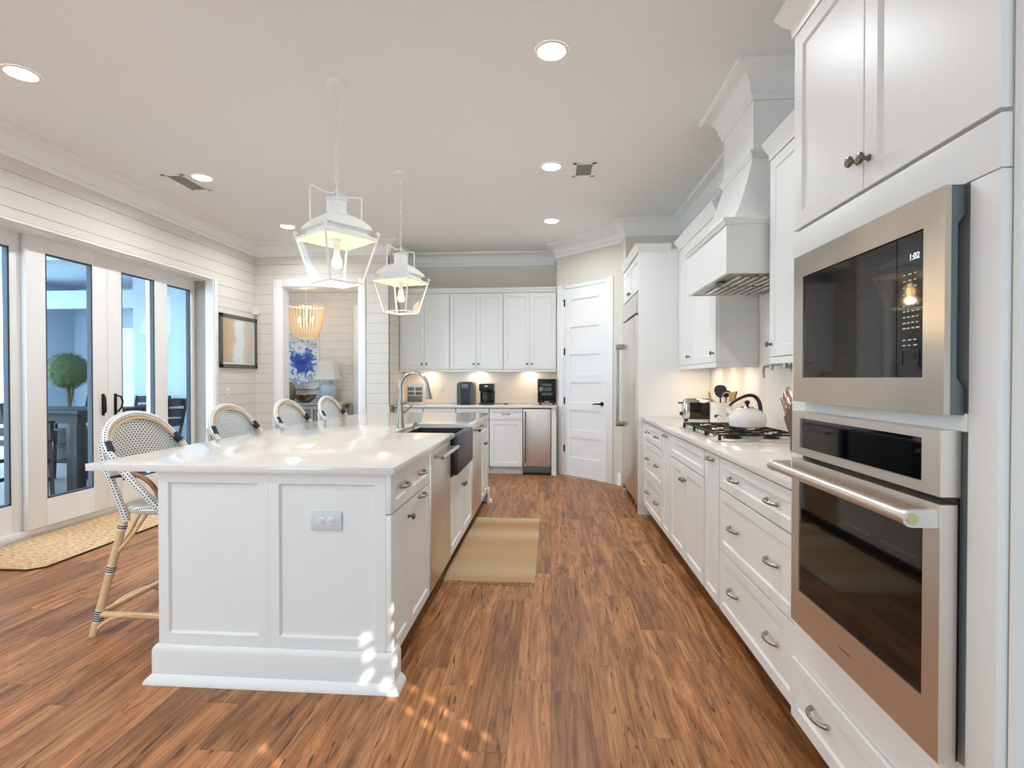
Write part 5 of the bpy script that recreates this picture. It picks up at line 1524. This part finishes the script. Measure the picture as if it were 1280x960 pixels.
# ------------------------------------------------------------------ under-cabinet lights
def puck(label, x, y, z, power=1.1):
    t = thing('under_cabinet_light', label, 'light', (x, y, z), 0, 'under cabinet lights')
    m = MB(); m.lathe([(0.035, -0.0005), (0.035, -0.010), (0.030, -0.012)], None, 20, False); m.build('housing', 'white_plastic', t)
    m = MB(); m.lathe([(0.030, -0.006), (0.030, -0.0095)], None, 20); m.build('lens', 'lens', t)
    area_light('under_cabinet_glow', (x, y, z - 0.016), (0, 0, 0), 0.055, 0.055, power, (1.0, 0.74, 0.50), 'DISK')
for x, lb in ((-1.74, 'under-cabinet light behind the faucet'), (-1.02, 'under-cabinet light above the coffee makers'), (-0.30, 'under-cabinet light next to the black countertop oven')):
    puck(lb, x, 7.36, 1.392)
for y, lb in ((4.72, 'under-cabinet light nearest the refrigerator'), (4.35, 'under-cabinet light above the toaster'), (4.0, 'under-cabinet light beside the range hood')):
    puck(lb, 1.31, y, 1.385, 0.75)
for y, lb in ((2.7, 'under-cabinet light right of the range hood'), (2.2, 'under-cabinet light next to the oven tower')):
    puck(lb, 1.31, y, 1.385, 0.6)

# ------------------------------------------------------------------ porch beyond the glass
m = MB(); m.box((-10.5, -2.0, -0.14), (-4.22, 10.0, -0.02)); struct('floor_porch', m, 'porchfloor', label='grey porch floor', cat='floor')
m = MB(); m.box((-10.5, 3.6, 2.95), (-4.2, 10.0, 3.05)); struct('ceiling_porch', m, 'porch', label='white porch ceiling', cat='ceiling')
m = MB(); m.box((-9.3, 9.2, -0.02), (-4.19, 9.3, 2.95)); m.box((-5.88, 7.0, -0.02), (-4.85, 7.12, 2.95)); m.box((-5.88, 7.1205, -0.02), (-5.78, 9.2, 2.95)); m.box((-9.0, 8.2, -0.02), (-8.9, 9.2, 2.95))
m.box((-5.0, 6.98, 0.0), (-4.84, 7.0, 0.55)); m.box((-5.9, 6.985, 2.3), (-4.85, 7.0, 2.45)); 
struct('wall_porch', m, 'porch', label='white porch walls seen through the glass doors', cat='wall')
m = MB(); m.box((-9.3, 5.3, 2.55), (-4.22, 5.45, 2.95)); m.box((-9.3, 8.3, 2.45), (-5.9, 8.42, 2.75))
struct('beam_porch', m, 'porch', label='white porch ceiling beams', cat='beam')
m = MB(); m.box((-8.3, 9.17, 0), (-7.3, 9.2, 2.2)); o = struct('door_6', m, 'trim', label='white porch door with black hinges', cat='door')
m2 = MB()
for zc in (0.6, 1.3, 2.0): m2.box((-7.33, 9.15, zc - 0.07), (-7.28, 9.17, zc + 0.07))
m2.build('hinge', 'bronze', o)
m = MB(); m.box((-8.6, 6.1, -0.02), (-8.35, 6.35, 2.95), 0.006); struct('column_porch', m, 'porch', label='white porch column at the left edge', cat='column')

t = thing('porch_table', 'dark counter-height porch table behind the glass doors', 'table', (-5.78, 5.73, -0.02))
m = MB(); m.box((-0.72, -0.47, 0.90), (0.72, 0.47, 0.94), 0.004); m.build('tabletop', 'darkwood', t)
m = MB(); m.box((-0.66, -0.41, 0.80), (0.66, 0.41, 0.898)); m.build('apron', 'darkwood', t)
for sx in (-1, 1):
    for sy in (-1, 1):
        m = MB(); m.box((sx * 0.60 - 0.06, sy * 0.36 - 0.06, 0), (sx * 0.60 + 0.06, sy * 0.36 + 0.06, 0.80), 0.004); m.build('leg', 'darkwood', t)
def porch_chair():
    t = thing('porch_chair', 'dark porch chair', 'chair', (0, 0, -0.02), 0, 'dark slatted porch chairs')
    for sx in (-1, 1):
        for sy in (-1, 1):
            m = MB(); m.tube([(sx * 0.21, sy * 0.23, 0), (sx * 0.19 - (0.02 if sx < 0 else 0), sy * 0.22, 0.62)], 0.028, 4); m.build('leg', 'darkwood', t)
    m = MB()
    for k in range(5): m.box((-0.22 + k * 0.092, -0.24, 0.62), (-0.14 + k * 0.092, 0.24, 0.645), 0.003)
    m.build('seat', 'darkwood', t)
    m = MB()
    for zc in (0.72, 0.84, 0.96):
        m.grid(lambda u, v, zc=zc: (-0.22 - (zc - 0.62) * 0.22 - 0.035 * math.sin(PI * u), -0.22 + 0.44 * u, zc + 0.085 * v + 0.012 * math.sin(PI * u) * v), 8, 2)
    bmesh.ops.solidify(m.bm, geom=m.bm.faces[:], thickness=0.018); m.build('back_slat', 'darkwood', t)
    for sy in (-1, 1):
        m = MB(); m.tube([(-0.21, sy * 0.23, 0.62), (-0.31, sy * 0.235, 1.05)], 0.024, 4); m.build('back_post', 'darkwood', t)
    m = MB()
    for zc in (0.2, 0.4):
        for sy in (-1, 1): m.box((-0.2, sy * 0.225 - 0.012, zc), (0.2, sy * 0.225 + 0.012, zc + 0.04))
        m.box((0.185, -0.22, zc), (0.205, 0.22, zc + 0.04))
    m.build('stretcher', 'darkwood', t)
    m = MB()
    for sy in (-1, 1): m.box((-0.24, sy * 0.25 - 0.03, 0.82), (0.2, sy * 0.25 + 0.03, 0.84), 0.004); m.box((0.15, sy * 0.25 - 0.02, 0.63), (0.19, sy * 0.25 + 0.02, 0.82))
    m.build('armrest', 'darkwood', t)
    return t
ch = porch_chair(); ch.location = (-5.55, 5.02, -0.02); ch.rotation_euler = (0, 0, PI / 2)
ch['label'] = 'dark porch chair behind the leftmost glass panel'
dup(ch, (-6.15, 6.50, -0.02), -PI / 2, 'dark porch chair on the far side of the porch table')
dup(ch, (-4.74, 5.86, -0.02), PI * 0.97, 'dark porch chair at the right end of the porch table')
dup(ch, (-5.45, 6.52, -0.02), -PI / 2, 'dark porch chair half hidden behind the door stile, far side of table')

t = thing('topiary', 'round boxwood topiary on a trunk on the porch', 'plant', (-7.75, 7.9, -0.02))
random.seed(8)
m = MB()
m.lathe([(0.16, 0), (0.22, 0.45), (0.24, 0.47), (0.22, 0.47), (0.02, 0.44)], None, 20); m.build('planter', 'terra', t)
m = MB(); m.tube([(0, 0, 0.44), (0.02, 0, 0.8), (-0.01, 0, 1.2)], 0.03, 8); m.tube([(0.01, 0, 0.8), (0.08, 0.02, 1.2)], 0.02, 6); m.build('trunk', 'bark', t)
m = MB(); m.ball((0, 0, 1.41), 0.27, 18)
for k in range(1800):
    v = Vector((random.gauss(0, 1), random.gauss(0, 1), random.gauss(0, 1))).normalized()
    c = Vector((0, 0, 1.41)) + v * random.uniform(0.255, 0.305)
    u = v.orthogonal().normalized(); u = Matrix.Rotation(random.uniform(0, 2 * PI), 3, v) @ u; w2 = (v.cross(u) + v * random.uniform(-.5, .5)).normalized()
    vs = [m.bm.verts.new(c + u * a + w2 * b_) for a, b_ in ((-0.02, 0), (0, -0.011), (0.02, 0), (0, 0.011))]
    m.bm.faces.new(vs)
m.build('foliage_ball', 'leaf', t)
